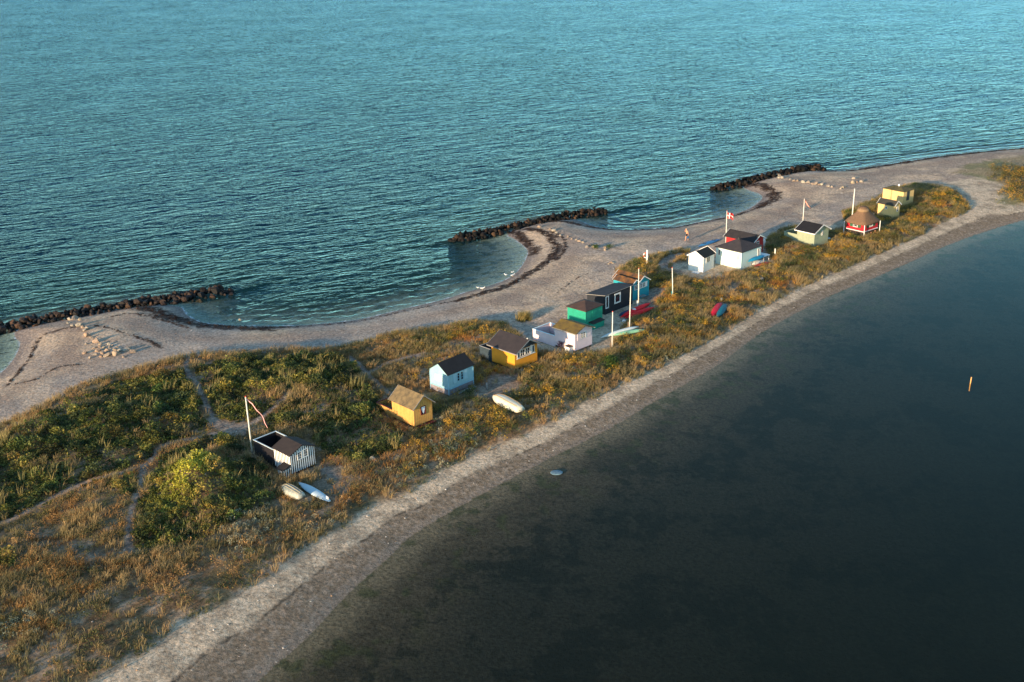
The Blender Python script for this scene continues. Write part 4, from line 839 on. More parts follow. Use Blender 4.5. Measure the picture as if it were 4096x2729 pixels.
# black hut
t, w, d = hut('beach_hut', 'long black hut with low sloping roof and white framed windows', 'black')
bk = weathered('black_cladding', (.018, .022, .03), contrast=.25, board='h', gap=.15, bump=.015, lines=.6)
A = [(0, 0, -.1), (0, 0, g_+2.05), (0, d, g_+1.66), (0, d, -.1)]
MB().poly(A+[(w, y, z) for _, y, z in A], [(0, 1, 2, 3), (7, 6, 5, 4), (0, 4, 5, 1), (1, 5, 6, 2), (2, 6, 7, 3), (3, 7, 4, 0)]).build('wall', bk, t)
r_ = MB().slab([(-.14, -.10, g_+2.14), (w+.1, -.10, g_+2.14), (w+.1, d+.12, g_+1.72), (-.14, d+.12, g_+1.72)], .07).build('roof', felt('charcoal_felt', (.030, .034, .042), (.02, .023, .028)), t)
MB().beam((-.14, -.12, g_+2.09), (w+.1, -.12, g_+2.09), .03, .05).build('fascia', greywood, r_); MB().beam((-.155, -.1, g_+2.09), (-.155, d+.12, g_+1.67), .03, .05).build('fascia', greywood, r_)
f = F2('R', w, d); window(t, f, .06, .62, g_+.45, g_+1.92, 1, 1, t=.11); window(t, f, 1.62, 2.72, g_+.62, g_+1.82, 1, 1, t=.16)

# turquoise double hut
t, w, d = hut('beach_hut', 'smaller turquoise hut with white verge boards joined to its larger turquoise twin', 'turq_near')
tq = weathered('turquoise_boards', (.018, .30, .36), (.014, .25, .30), board='v', gap=.1, bump=.006, lines=.85)
ru = felt('rust_felt', (.20, .085, .02), (.045, .03, .022), 1.2)
gable_walls(w, d, -.1, 1.75+g_+.1, 2.2+g_+.1, 'y').build('wall', tq, t); gable_roof(t, w, d, g_, 1.75, 2.2, 'y', .02, .12, ru, barge=white, bw=.10)
window(t, F2('R', w, d), .42, 1.08, g_+1.0, g_+1.62, 3, 3, t=.06)
t, w, d = hut('beach_hut', 'larger turquoise hut with rusty brown roof and white verge boards', 'turq_far')
gable_walls(w, d, -.1, 1.75+g_+.1, 2.38+g_+.1, 'y').build('wall', tq, t); gable_roof(t, w, d, g_, 1.75, 2.38, 'y', .12, .14, ru, barge=white, bw=.11)
f = F2('R', w, d); window(t, f, .35, .85, g_+1.02, g_+1.62, 3, 2, t=.06); window(t, f, .88, 1.30, g_+1.02, g_+1.66, 2, 2, t=.06); board(t, f, 1.34, 1.72, g_+1.02, g_+1.64, white, 'shutter')
board(t, f, .08, .30, g_+.8, g_+1.6, white, 'shutter')
MB().box(.1, 1.0, -.5, -.02, .35, .40).build('shelf', greywood, t)

# small white hut
wb = weathered('white_boards', (.76, .74, .66), (.70, .69, .62), board='h', gap=.13, bump=.006, lines=.94, scale=1.5)
t, w, d = hut('beach_hut', 'small white hut with black roof and white verge boards', 'small_white')
gable_walls(w, d, -.05, 1.75+g_+.05, 2.36+g_+.05, 'x').build('wall', wb, t); gable_roof(t, w, d, g_, 1.75, 2.36, 'x', .16, .16, felt('green_black_felt', (.014, .018, .017), (.01, .012, .012)), barge=white, bw=.14)
window(t, F2('R', w, d), .62, 1.62, g_+.85, g_+1.62, 2, 1, t=.06); board(t, F2('L', w, d), .55, 1.4, -.03, g_+1.72, wb, 'door', .02)
MB().box(-.75, -.1, .25, 1.2, .0, .09).build('door_step', white, t)

# mint hut
t, w, d = hut('beach_hut', 'large pale mint hut with a dark pyramid shaped roof', 'mint')
mi = weathered('mint_boards', (.58, .68, .60), (.52, .63, .57), board='h', gap=.2, bump=.003, lines=.97, scale=.8)
MB().box(0, w, 0, d, -.05, g_+1.98).build('wall', mi, t); hip_roof(t, w, d, g_, 2.02, 2.92, .14, felt('brown_slate_felt', (.05, .042, .042), (.032, .028, .03)), .3)
MB().box(w/2-.12, w/2+.12, d/2-.12, d/2+.12, g_+2.8, g_+3.12).build('chimney', felt('chimney_metal', (.04, .04, .04), (.03, .03, .03)), t)
window(t, F2('L', w, d), 3.25, 3.55, g_+.95, g_+1.72, 1, 1, t=.05); board(t, F2('L', w, d), .28, .58, g_+.95, g_+1.7, weathered('cream_board', (.70, .66, .42), contrast=.1), 'shutter')
window(t, F2('R', w, d), 3.42, 3.78, g_+.45, g_+1.72, 1, 2, t=.06); board(t, F2('L', w, d), 1.2, 2.4, 0, g_+1.85, mi, 'door', .012)
corner(t, w, d, -.05, g_+1.98, weathered('cyan_trim', (.45, .62, .66), contrast=.05), .07)

# red hut
t, w, d = hut('beach_hut', 'red boarded hut with a broad black roof behind the mint hut', 'red')
rd = weathered('red_boards', (.42, .02, .02), (.32, .015, .018), board='v', gap=.12, lines=.8)
gable_walls(w, d, -.1, 1.78+g_+.1, 2.36+g_+.1, 'y').build('wall', rd, t)
r_ = gable_roof(t, w, d, g_, 1.78, 2.36, 'y', .24, .24, felt('worn_black_felt', (.035, .03, .03), (.02, .019, .02)), barge=white, bw=.13)
f = F2('R', w, d); window(t, f, .5, 1.2, g_+.9, g_+1.6, 2, 2, t=.07)

# sage green hut
t, w, d = hut('beach_hut', 'sage green hut half hidden in tall grass with black roof and white verge boards', 'sage')
sg = weathered('sage_boards', (.29, .33, .22), (.24, .28, .19), board='v', gap=.11, bump=.01, lines=.8)
gable_walls(w, d, -.1, 1.8+g_+.1, 2.55+g_+.1, 'y').build('wall', sg, t); gable_roof(t, w, d, g_, 1.8, 2.55, 'y', .3, .25, felt('tar_felt', (.012, .012, .014), (.008, .008, .01)), barge=white, bw=.14, fascia=white)
window(t, F2('R', w, d), 1.5, 1.82, g_+1.1, g_+1.75, 1, 1, t=.05); fence_u(t, 0, 2.6, d, d+2.1, -.1, g_+1.0, sg, sg, sides='LT')

# red thatched hut
t, w, d = hut('beach_hut', 'raised red hut on white stilts with a shaggy thatched roof and green shutters', 'thatched')
fz = .75; rd2 = weathered('bright_red_boards', (.52, .012, .02), (.42, .01, .018), board='v', gap=.12, lines=.8)
w, d = 3.2, 2.8; MB().box(0, w, 0, d, fz, fz+1.0).build('wall', rd2, t)
MB().box(-.06, w+.06, -.06, d+.06, fz-.12, fz-.002).build('floor_frame', weathered('pinkish_white_board', (.66, .55, .54), contrast=.1), t)
rings = []
for k, (zz, sc, rr) in enumerate([(fz+.82, 1.0, .25), (fz+.98, 1.02, .28), (fz+1.25, .90, .32), (fz+1.65, .70, .40), (fz+2.15, .47, .5), (fz+2.5, .36, .7), (fz+2.72, .34, .9), (fz+2.9, .26, 1.0), (fz+2.98, .12, 1.0)]):
    ring = []
    for j in range(36):
        a = 2*math.pi*j/36+math.pi/4; ca, sa = math.cos(a), math.sin(a); m_ = max(abs(ca), abs(sa)); q = (1-rr)/m_+rr*1.12
        jt = 1+.02*math.sin(j*5.1+k*2.3); ring.append((w/2+ca*q*(w/2+.27)*sc*jt, d/2+sa*q*(d/2+.27)*sc*jt, zz+.03*math.sin(j*2.7+k)))
    rings.append(ring)
r_ = MB().loft(rings).build('roof', weathered('thatch', (.19, .115, .065), (.10, .062, .04), rough=1, scale=5, stretch=(3, 3, .5), bump=.08), t, smooth_=True)
rid = [[(w/2+.0+math.cos(a)*r1*(w/2+.2), d/2+math.sin(a)*r1*(d/2+.2), zz) for a in [2*math.pi*j/24 for j in range(24)]] for zz, r1 in ((fz+2.36, .50), (fz+2.5, .49), (fz+2.78, .36), (fz+2.96, .2))]
MB().loft(rid).build('ridge_cap', weathered('new_thatch', (.27, .18, .095), (.19, .125, .07), rough=1, scale=8, bump=.05), r_, smooth_=True)
for x, y in ((-.22, -.22), (w+.22, -.22), (-.22, d+.22), (w+.22, d+.22)): MB().tube([(x, y, -.4), (x, y, fz+.93)], .055, 8).build('post', white, t)
MB().box(.2, w-.2, .2, d-.2, -.3, fz-.13).build('undercroft', darkwood, t)
gs = weathered('green_shutter', (.02, .10, .05), contrast=.2)
for f, L_ in ((F2('R', w, d), w), (F2('L', w, d), d)):
    window(t, f, L_*.36, L_*.62, fz+.38, fz+.95, 3, 1, t=.06); board(t, f, L_*.18, L_*.35, fz+.36, fz+.97, gs); board(t, f, L_*.63, L_*.80, fz+.36, fz+.97, gs)

# big pale yellow hut
t, w, d = hut('beach_hut', 'larger pale yellow hut with low mossy hipped roof and dark door', 'big_yellow')
py_ = weathered('pale_yellow_boards', (.66, .46, .19), (.58, .40, .16), contrast=.1, board='v', gap=.2, bump=.004, lines=.92, scale=1)
MB().box(0, w, 0, d, -.3, g_+1.98).build('wall', py_, t); hip_roof(t, w, d, g_, 2.03, 2.42, .06, felt('moss_dark_felt', (.13, .105, .035), (.06, .05, .025)), .8)
MB().tube([(w/2, d/2, g_+2.4), (w/2, d/2, g_+2.66)], .14, 12).build('chimney', white, t); board(t, F2('R', w, d), .85, 1.5, g_+.55, g_+1.97, mat('dark_door', (.03, .045, .055), .4), 'door')
board(t, F2('L', w, d), 2.3, 2.36, 0, g_+1.9, py_, 'trim_board')

# small pale yellow hut
t, w, d = hut('beach_hut', 'smaller pale yellow hut with dark gabled roof in front of the larger one', 'far_yellow')
gable_walls(w, d, -.3, 1.76+g_+.3, 2.3+g_+.3, 'y').build('wall', py_, t); gable_roof(t, w, d, g_, 1.76, 2.3, 'y', .12, .14, felt('dark_moss_felt', (.05, .048, .035), (.03, .03, .026)), barge=white, bw=.12)
window(t, F2('L', w, d), 1.15, 1.5, g_+1.05, g_+1.45, 1, 1, t=.06); window(t, F2('R', w, d), .55, .95, g_+.8, g_+1.5, 1, 2, t=.06)

# ------------------------------------------------------------------ poles, flags, posts
redcap = mat('red_cap', (.55, .05, .02), .5); brownpost = weathered('brown_post', (.20, .14, .09), contrast=.4)
polewhite = weathered('pole_white', (.70, .68, .58), rough=.5, contrast=.15, scale=4, bump=.002)
tealpaint = weathered('teal_paint', (.03, .22, .24), contrast=.3)
def pole(name, label, cat, base, toppx, r0=.065, r1=.045, cap=True, stub=None, group=None, m=None, z=None, base_z=None):
    P = at(*base)
    if base_z is not None: P = gp(base[0], base[1], base_z); P[2] = H(P[0], P[1])
    hgt = height_at(P, toppx[1]); t = thing(name, label, cat, P, 0, group)
    # lean that the photograph shows beyond plain perspective
    top = np.array([0, 0, hgt]); s = FPX/((np.array([P[0], P[1], P[2]+hgt])-np.array([0, 0, CAMH]))@FW); dx = (toppx[0]-proj((P[0], P[1], P[2]+hgt))[0])/s
    dx = max(-.18, min(.18, dx)); top[0] = dx
    MB().tube([(0, 0, -.4), (dx*.5, 0, hgt*.5), tuple(top)], [r0, (r0+r1)/2, r1], 12).build('pole', m or polewhite, t, smooth_=True)
    if cap: MB().tube([(dx, 0, hgt+.002), (dx, 0, hgt+.09)], [r1*1.25, r1*.9], 10).build('cap', redcap, t)
    if stub: MB().box(-.20, -.08, -.06, .06, -.4, stub[0]).build('stub_post', stub[1], t)
    return t, P+top
gf = 'white flagpoles between the huts'
t1, T1 = pole('flagpole', 'tall white flagpole with red tip by the striped hut terrace', 'flagpole', (1009, 1812), (982, 1588), .075, .05)
pole('flagpole', 'bare white pole with red tip standing beside the mint green kayak', 'flagpole', (2448.4, 1397), (2450.8, 1248), stub=(.75, brownpost), group=gf)
pole('flagpole', 'tall bare white pole without red tip in front of the red kayaks', 'flagpole', (2518, 1314), (2523, 1145), cap=False, stub=(.75, brownpost), group=gf)
pole('flagpole', 'white pole with red tip in front of the turquoise huts', 'flagpole', (2554, 1226), (2555, 1075), stub=(.7, white), group=gf)
pole('flagpole', 'lone white pole with teal stub in the weeds right of the turquoise huts', 'flagpole', (2691.5, 1190), (2689, 1072), stub=(.75, tealpaint), group=gf)
t6, T6 = pole('flagpole', 'white flagpole flying a red flag with white cross behind the red hut', 'flagpole', (2903, 978), (2908, 845))
t7, T7 = pole('flagpole', 'white flagpole with a thin faded pennant behind the sage green hut', 'flagpole', (3209, 926), (3217.7, 795), cap=False, base_z=1.0)
t8, T8 = pole('flagpole', 'thick white flagpole rising behind the thatched red hut', 'flagpole', (3406, 897), (3419, 755), .10, .06, cap=False, base_z=1.0)
pole('marker_post', 'short white post standing in sand right of the mint hut', 'post', (3100, 1028), (3101, 995), .09, .08, cap=False)
pole('marker_post', 'short pale post on the gravel between the blue hut and the upturned dinghy', 'post', (1948, 1558), (1947, 1532), .08, .07, cap=False, m=greywood)
pole('lagoon_stake', 'orange weathered stake standing in the lagoon far right', 'stake', (3880, 1534), (3886, 1509), .05, .05, cap=False, m=weathered('orange_stake', (.80, .36, .10), (.62, .34, .12), contrast=.3), base_z=0)
pole('marker_post', 'stubby white painted stone post in weeds above the red and teal kayaks', 'post', (2884, 1203), (2884, 1193), .16, .13, cap=False)
for i, (x, y, d_) in enumerate([(3484, 936, 'left'), (3501, 929, 'right')]):
    pole('marker_post', 'small terracotta stump under the thatched hut, the %s of two' % d_, 'post', (x, y+4), (x, y-8), .11, .10, cap=False, m=weathered('terracotta', (.42, .20, .12), contrast=.3))
# lifebuoy post
tb, TB = pole('lifebuoy_post', 'stout white post on the dune rim with a life ring hanging on it', 'post', (2588, 1054), (2589, 1000), .13, .13, cap=False)
PB = at(2588, 1054); n = 32; V = []; Q = []; C_ = []
for i in range(n):
    a = 2*math.pi*i/n
    for j in range(8):
        b_ = 2*math.pi*j/8; rr = .32+.075*math.cos(b_); V.append((-.10+rr*math.cos(a)*.95, .16+.075*math.sin(b_), 1.02+rr*math.sin(a))); C_.append((.62, .09, .03) if (i//4) % 2 == 0 else (.72, .72, .68))
for i in range(n):
    for j in range(8): Q.append((i*8+j, ((i+1) % n)*8+j, ((i+1) % n)*8+(j+1) % 8, i*8+(j+1) % 8))
lb_ = npmesh('life_ring', V, np.array(Q), attr_mat('life_ring_foam', .5, fine=None), np.array(C_), smooth_=True); lb_.location = tuple(PB+np.array([-.02, 0, 0])); tag(lb_, 'orange and white life ring hanging on the stout white post', 'life ring')

def off(P0, dx, dy, depth=0):                            # step right/down as seen, measured at that point's distance
    s = FPX/((P0-np.array([0, 0, CAMH]))@FW); return P0+_rt*dx/s-np.array([0, 0, 1])*dy/(s*_c)+np.array([0, depth, 0])
def pennant(name, T, path, w0, w1, label, tones):
    pts = [off(T-np.array([0, 0, .12]), dx, dy, .12*math.sin(k*1.3)) for k, (dx, dy) in enumerate(path)]; V = []; C = []; Q = []; K = len(pts)
    for k, p in enumerate(pts):
        w = w0+(w1-w0)*k/(K-1); d = pts[min(k+1, K-1)]-pts[max(k-1, 0)]; d /= np.linalg.norm(d); nn = np.cross(d, [0, 1, 0]); nn /= np.linalg.norm(nn)
        for j, s in enumerate((-.5, -.22, -.219, .22, .221, .5)):
            V.append(p+nn*w*s+np.array([0, .05*math.sin(k*1.1+s), 0])); C.append(tones[1] if j in (2, 3) else tones[0])
    for k in range(K-1):
        for j in (0, 2, 4): Q.append((k*6+j, (k+1)*6+j, (k+1)*6+j+1, k*6+j+1))
        for j in (1, 3): Q.append((k*6+j, (k+1)*6+j, (k+1)*6+j+1, k*6+j+1))
    o = npmesh(name, np.array(V), np.array(Q), attr_mat(name+'_cloth', .8, fine=None, transl=.3), np.array(C), smooth_=True)
    sm = o.modifiers.new('s', 'SOLIDIFY'); sm.thickness = .012
    return tag(o, label, 'pennant')
zz = lambda L_: [((x-235)*.351, (y-255)*.351) for x, y in L_]
pennant('pennant', T1, zz([(237, 257), (262, 300), (300, 330), (328, 362), (352, 395), (378, 433), (398, 475), (410, 510), (422, 545), (437, 575), (447, 612)]), .12, .07, 'long red and white pennant blowing from the flagpole by the striped hut', [(.60, .06, .04), (.80, .78, .76)])
pennant('pennant', T7, [(0, 0), (5, 6), (9, 13), (14, 21), (20, 28), (26, 32), (30, 36)], .20, .10, 'short faded pink pennant blowing from the flagpole behind the sage green hut', [(.55, .22, .15), (.65, .4, .33)])
# flag with the white cross
nx, nz = 24, 18; V = []; C = []; Q = []
T6b = T6-np.array([0, 0, .10])
for i in range(nx+1):
    for j in range(nz+1):
        u = i/nx; v = j/nz; dx = 25*u; dy = 22*v+9*u+2.2*math.sin(u*7); V.append(off(T6b, 1.2+dx*(1-.08*v), dy, .16*math.sin(u*9+v*1.5)*u))
        cu_, cv_ = abs(u-.40) < .075, abs(v-.5) < .095; C.append((.78, .76, .72) if (cu_ or cv_) else (.66, .035, .03))
for i in range(nx):
    for j in range(nz): a = i*(nz+1)+j; Q.append((a, a+1, a+nz+2, a+nz+1))
fl = npmesh('flag', np.array(V), np.array(Q), attr_mat('flag_cloth', .8, fine=None, transl=.3), np.array(C), smooth_=True); sm = fl.modifiers.new('s', 'SOLIDIFY'); sm.thickness = .01
tag(fl, 'red flag with a white cross flying above the red hut', 'flag')

# ------------------------------------------------------------------ boats
def paint(name, c, con=.15, r=.65): return weathered(name, c, rough=r, contrast=con, scale=2.5, bump=.002)
def boat(name, label, cat, a, b_, beam, hgt, m, group=None, z=None, cockpit=0, blunt=0.0, strakes=None, roll=0, keepw=None, extra=0):
    A = at(*a) if z is None else gp(*a, z); B = at(*b_) if z is None else gp(*b_, z); mid = (A+B)/2; L_ = float(np.linalg.norm((B-A)[:2])); an = math.atan2(B[1]-A[1], B[0]-A[0])
    zz_ = max(H(mid[0], mid[1]), H(A[0], A[1]), H(B[0], B[1])) if z is None else z
    t = thing(name, label, cat, (mid[0], mid[1], zz_), an, group); t.rotation_euler = (roll, -math.atan2(B[2]-A[2], L_)*.6, an)
    rings = []; K = 18
    for k in range(K+1):
        u = -1+2*k/K; uu = u if u < 0 else u*(1-blunt*.45)
        wd = beam/2*max(.02, (1-abs(uu)**2.3))**.85; hh = hgt*(max(.06, 1-abs(uu)**3.2)); rk = .10*hgt*abs(u)**3+extra*abs(u)**3
        ring = []
        for j in range(14):
            th = 2*math.pi*j/14; sy = math.copysign(abs(math.cos(th))**.75, math.cos(th)); sz = math.sin(th)
            ring.append((u*L_/2, wd*sy, .05+rk+(hh*.85*max(sz, 0) if sz > 0 else .12*hgt*sz)+.02))
        rings.append(ring)
    h_ = MB().loft(rings).build('hull', m, t, smooth_=True)
    if cockpit:
        for kx in ([-.05] if cockpit == 1 else [-.22, .2]):
            ck = [[(kx*L_+math.cos(q)*.36*s, math.sin(q)*.19*s, .06+hgt*.85*.93+zo) for q in [2*math.pi*i/16 for i in range(16)]] for s, zo in ((1, -.05), (1.02, .035), (.85, .04), (.8, 0))]
            MB().loft(ck).build('cockpit', dk, t)
    if strakes:
        for yy in (-.42, 0, .42) if strakes[1] == 3 else (-.45, .45):
            pts = []
            for k in range(1, K):
                u = -1+2*k/K; uu = u if u < 0 else u*(1-blunt*.45); wd = beam/2*(1-abs(uu)**2.3)**.85; hh = hgt*(1-abs(uu)**3.2); q = abs(yy)**(1/.75)
                pts.append((u*L_/2, wd*yy, .075+.10*hgt*abs(u)**3+hh*.85*math.sqrt(max(0, 1-q*q))))
            MB().tube(pts, .022, 6).build('strake', strakes[0], t)
    if keepw is not None: KEEP.append((A[:2], B[:2], keepw))
    return t
cream = paint('cream_hull', (.70, .66, .50), .2); oranges = paint('orange_strake', (.60, .33, .08))
boat('dinghy', 'upturned white dinghy with dark green bottom lying in grass below the striped hut', 'dinghy', (1128, 1951), (1208, 2000), 1.15, .62, weathered('green_white_hull', (.46, .46, .38), (.05, .09, .09), rough=.4, scale=.9, contrast=.5), blunt=.75, strakes=(paint('bare_strake', (.5, .42, .25)), 3), keepw=.42)
tb_ = boat('sailboard', 'pale blue board lying beside the upturned dinghy below the striped hut', 'board', (1194, 1934), (1320, 2013), .82, .16, paint('pale_blue_board', (.50, .63, .66), .08), blunt=.2, keepw=.42)
MB().box(1.75, 2.05, -.02, .02, .14, .40).build('fin', white, tb_); MB().box(.1, 1.0, -.02, .02, .14, .185).build('centre_slot', dk, tb_)
boat('dinghy', 'upturned cream dinghy with orange strakes on the gravel below the blue hut', 'dinghy', (1972, 1590), (2083, 1654), 1.5, .70, cream, blunt=.7, strakes=(oranges, 2), keepw=.8)
redk = paint('red_hull', (.85, .008, .012), .2); gk = 'kayaks drawn up by the huts'
boat('kayak', 'longer red kayak lying behind the other red one, in front of the black hut', 'kayak', (2481, 1277), (2603, 1216), .75, .34, redk, gk, keepw=.5)
boat('kayak', 'shorter red kayak nearest the weeds in front of the black hut', 'kayak', (2500, 1279), (2617, 1234), .75, .34, redk, gk, keepw=.5)
boat('kayak', 'small dark blue kayak tucked behind the red kayaks', 'kayak', (2475, 1267), (2520, 1244), .5, .22, paint('navy_hull', (.03, .06, .12)), gk, keepw=.3)
boat('kayak', 'white kayak on the sand right of the pink hut', 'kayak', (2402, 1359), (2555, 1312), .62, .32, paint('pale_white_hull', (.66, .72, .66)), gk, keepw=.4)
boat('kayak', 'mint green kayak half hidden in weeds beside the white kayak', 'kayak', (2451, 1350), (2581, 1325), .62, .32, paint('mint_hull', (.22, .48, .30)), gk, keepw=.3)
boat('kayak', 'upturned crimson kayak in the weeds near the lagoon beach', 'kayak', (2849, 1271), (2885, 1215), .95, .40, paint('crimson_hull', (.62, .008, .03), .25), gk, keepw=.5)
boat('kayak', 'upturned teal kayak lying right of the crimson one near the lagoon beach', 'kayak', (2869, 1274), (2904, 1221), .90, .40, paint('teal_hull', (.008, .14, .18), .25), gk, keepw=.5)
boat('kayak', 'blue two seat kayak lying on sand behind the small white hut', 'kayak', (2792, 990), (2880, 961), .70, .30, paint('blue_hull', (.04, .20, .42)), gk, cockpit=2, keepw=.4)
boat('kayak', 'bright azure kayak on a trestle against the mint hut', 'kayak', (2992, 1050), (3058, 1026), .75, .34, paint('azure_hull', (.01, .25, .42)), gk, z=1.75, keepw=.4)
boat('rowing_boat', 'white hull lying under the azure kayak beside the mint hut', 'boat', (3006, 1062), (3060, 1046), .8, .40, paint('dull_white_hull', (.60, .58, .54)), keepw=.4)
boat('canoe', 'long dark red canoe on the sand in front of the mint hut', 'canoe', (3014, 1070), (3088, 1052), .6, .30, paint('dull_red_hull', (.32, .05, .04)), keepw=.4)
boat('board', 'small pale blue board in the grass at the corner of the sage green hut', 'board', (3294, 960), (3323, 956), .55, .12, paint('pale_board', (.50, .66, .72)), keepw=.4)
tr = at(3030, 1058); tt_ = thing('trestle', 'low wooden trestle carrying the azure kayak beside the mint hut', 'trestle', tr, R_(43))
for x in (-.9, .9):
    MB().box(x-.04, x+.04, -.35, .35, .62, .70).build('crossbar', greywood, tt_)
    for y in (-.3, .3): MB().box(x-.035, x+.035, y-.035, y+.035, -.2, .62).build('leg', greywood, tt_)
hm = HR['mint']; P_ = (hm['o'][0]+math.cos(hm['a'])*(hm['w']+.1), hm['o'][1]+math.sin(hm['a'])*(hm['w']+.1)); tt_ = thing('garden_table', 'low white table top standing right of the mint hut', 'table', (P_[0], P_[1], 1.0), hm['a'])
MB().box(.1, 1.5, -.35, 1.0, .66, .72).build('tabletop', white, tt_)
for x in (.2, 1.4):
    for y in (-.25, .9): MB().box(x-.04, x+.04, y-.04, y+.04, -.1, .66).build('leg', white, tt_)
sailp = at(3052, 990); so = thing('dinghy', 'white hull leaning on the gable of the red hut', 'boat', (sailp[0], sailp[1], 1.0), R_(43)); 
MB().loft([[(x*.5, math.cos(q)*.28*s, .7+math.sin(q)*.62*s) for q in [2*math.pi*i/16 for i in range(16)]] for x, s in ((-.5, .5), (-.1, .95), (.15, 1.), (.4, .7))]).build('hull', white, so, smooth_=True)
# picket fence in the weeds by the mint hut
fp = gp(2972, 1066, 1.0); fp[2] = 1.0; ft = thing('picket_fence', 'short grey picket fence in the weeds at the foot of the mint hut', 'fence', fp, R_(43)); mb = MB()
for k in range(14): mb.box(.1+k*.16, .17+k*.16, -.45, -.42, -.2, .62+.05*math.sin(k*3))
mb.build('picket', greywood, ft); MB().box(.05, 2.35, -.416, -.39, .35, .41).build('rail', greywood, ft)
# round and odd small things
def ball(mb, c, r, n=10, m_=7):
    rings = [[(c[0]+r[0]*math.cos(2*math.pi*j/n)*math.sin(a), c[1]+r[1]*math.sin(2*math.pi*j/n)*math.sin(a), c[2]-r[2]*math.cos(a)) for j in range(n)] for a in [math.pi*(i+.05)/(m_+.1) for i in range(m_+1)]]
    return mb.loft(rings)
def blob(name, label, cat, px, r, m, dz=0, group=None):
    P = at(*px); o = ball(MB(), (0, 0, r[2]*.6+dz), r, 14, 9).build(name, m, smooth_=True); o.location = tuple(P); return tag(o, label, cat, group)
blob('buoy', 'white buoy on the sand at the near ends of the red kayaks', 'buoy', (2496, 1289), (.22, .22, .2), white)
blob('buoy', 'white buoy resting on the two red kayaks', 'buoy', (2536, 1252), (.24, .18, .16), white, .3)
o_ = blob('submerged_disc', 'pale blue translucent looking disc floating just in the lagoon', 'submerged_disc', (2226, 1890), (.54, .46, .07), weathered('pale_blue_disc', (.16, .24, .27), (.07, .13, .17), scale=7, contrast=.4), .0); o_.location.z = -.05  # unidentified pale disc just under the lagoon surface
KEEP.append((at(1489, 1837)[:2], at(1490, 1837)[:2], .3))
# fire coloured plant by the pink wall
hp = HR['pink']; ca, sa = math.cos(hp['a']), math.sin(hp['a']); Q_ = (hp['o'][0]-ca*.35-sa*1.65, hp['o'][1]-sa*.35+ca*1.65)
tn = np.array([(.05, .015, .02), (.09, .02, .02), (.45, .06, .02), (.05, .04, .02)])[np.random.default_rng(3).choice(4, 14, p=[.45, .3, .1, .15])]
pp = np.array([Q_])+np.random.default_rng(4).normal(0, .10, (14, 2))
thp = leaves('shrub', pp, np.full(14, 1.12), 22, .28, .15, np.full(14, .95), .05, tn, 'dark red leaved shrub against the side wall of the pink hut', 5, kind=None, cat='shrub')

# ------------------------------------------------------------------ man walking on the beach
sk_m = weathered('skin', (.62, .30, .17), rough=.55, contrast=.12, bump=.001); P_ = at(2747, 963)
man = thing('person', 'bare chested man in black shorts walking on the beach, hand raised to his face', 'person', P_, R_(188))
J = {'pel': (0, 0, .93, .135, .11), 'sp': (.0, 0, 1.12, .125, .10), 'ch': (.035, 0, 1.32, .155, .11), 'nk': (.07, 0, 1.47, .062, .06), 'hb': (.105, 0, 1.555, .07, .075), 'hd': (.135, 0, 1.64, .078, .092), 'ht': (.125, 0, 1.715, .05, .06), 'nose': (.235, 0, 1.625, .018, .015)}
E_ = [('pel', 'sp'), ('sp', 'ch'), ('ch', 'nk'), ('nk', 'hb'), ('hb', 'hd'), ('hd', 'ht'), ('hd', 'nose')]
for s, n_, kn, ak, to in ((1, 'l', (.20, .50), (.20, .09), (.38, .03)), (-1, 'r', (.02, .48), (-.26, .17), (-.13, .04))):
    J[n_+'h'] = (0, .095*s, .88, .09, .09); J[n_+'k'] = (kn[0], .10*s, kn[1], .058, .06); J[n_+'c'] = ((kn[0]*.6+ak[0]*.4)-.02, .10*s, kn[1]*.62+ak[1]*.38, .055, .055)
    J[n_+'a'] = (ak[0], .10*s, ak[1], .038, .038); J[n_+'t'] = (to[0], .12*s, to[1], .03, .035); E_ += [('pel', n_+'h'), (n_+'h', n_+'k'), (n_+'k', n_+'c'), (n_+'c', n_+'a'), (n_+'a', n_+'t')]
for n_, sh_, el, wr, pm_, dirf, side_ in (('L', (.03, .185, 1.405), (-.10, .24, 1.14), (-.09, .25, .88), (-.08, .25, .80), (0, 0, -1), (1, 0, 0)), ('R', (.04, -.185, 1.405), (.20, -.24, 1.20), (.27, -.10, 1.42), (.265, -.05, 1.50), (-.1, .5, .85), (0, -.8, .5))):
    J[n_+'s'] = (*sh_, .062, .062); J[n_+'e'] = (*el, .042, .042); J[n_+'w'] = (*wr, .028, .028); J[n_+'p'] = (*pm_, .036, .02); E_ += [('ch', n_+'s'), (n_+'s', n_+'e'), (n_+'e', n_+'w'), (n_+'w', n_+'p')]
    D = Vector(dirf).normalized(); S = Vector(side_).normalized()
    for k, (so_, ln_) in enumerate(((-.027, .062), (-.009, .075), (.009, .07), (.027, .055), (.045, .05))):
        b0 = Vector(pm_)+S*so_+D*(.015 if k < 4 else -.02); c1 = D.cross(S)*.012
        a1 = b0+D*ln_*.5+(S*.02 if k == 4 else Vector((0, 0, 0)))+c1; a2 = b0+D*ln_+c1*3
        J['%s%da' % (n_, k)] = (*b0, .010, .010); J['%s%db' % (n_, k)] = (*a1, .009, .009); J['%s%dc' % (n_, k)] = (*a2, .007, .007)
        E_ += [(n_+'p', '%s%da' % (n_, k)), ('%s%da' % (n_, k), '%s%db' % (n_, k)), ('%s%db' % (n_, k), '%s%dc' % (n_, k))]
ks = list(J); me = bpy.data.meshes.new('body'); me.from_pydata([J[k][:3] for k in ks], [(ks.index(a), ks.index(b_)) for a, b_ in E_], []); me.materials.append(sk_m)
bo = bpy.data.objects.new('body', me); col.objects.link(bo); bo.parent = man; sk_ = bo.modifiers.new('skin', 'SKIN')
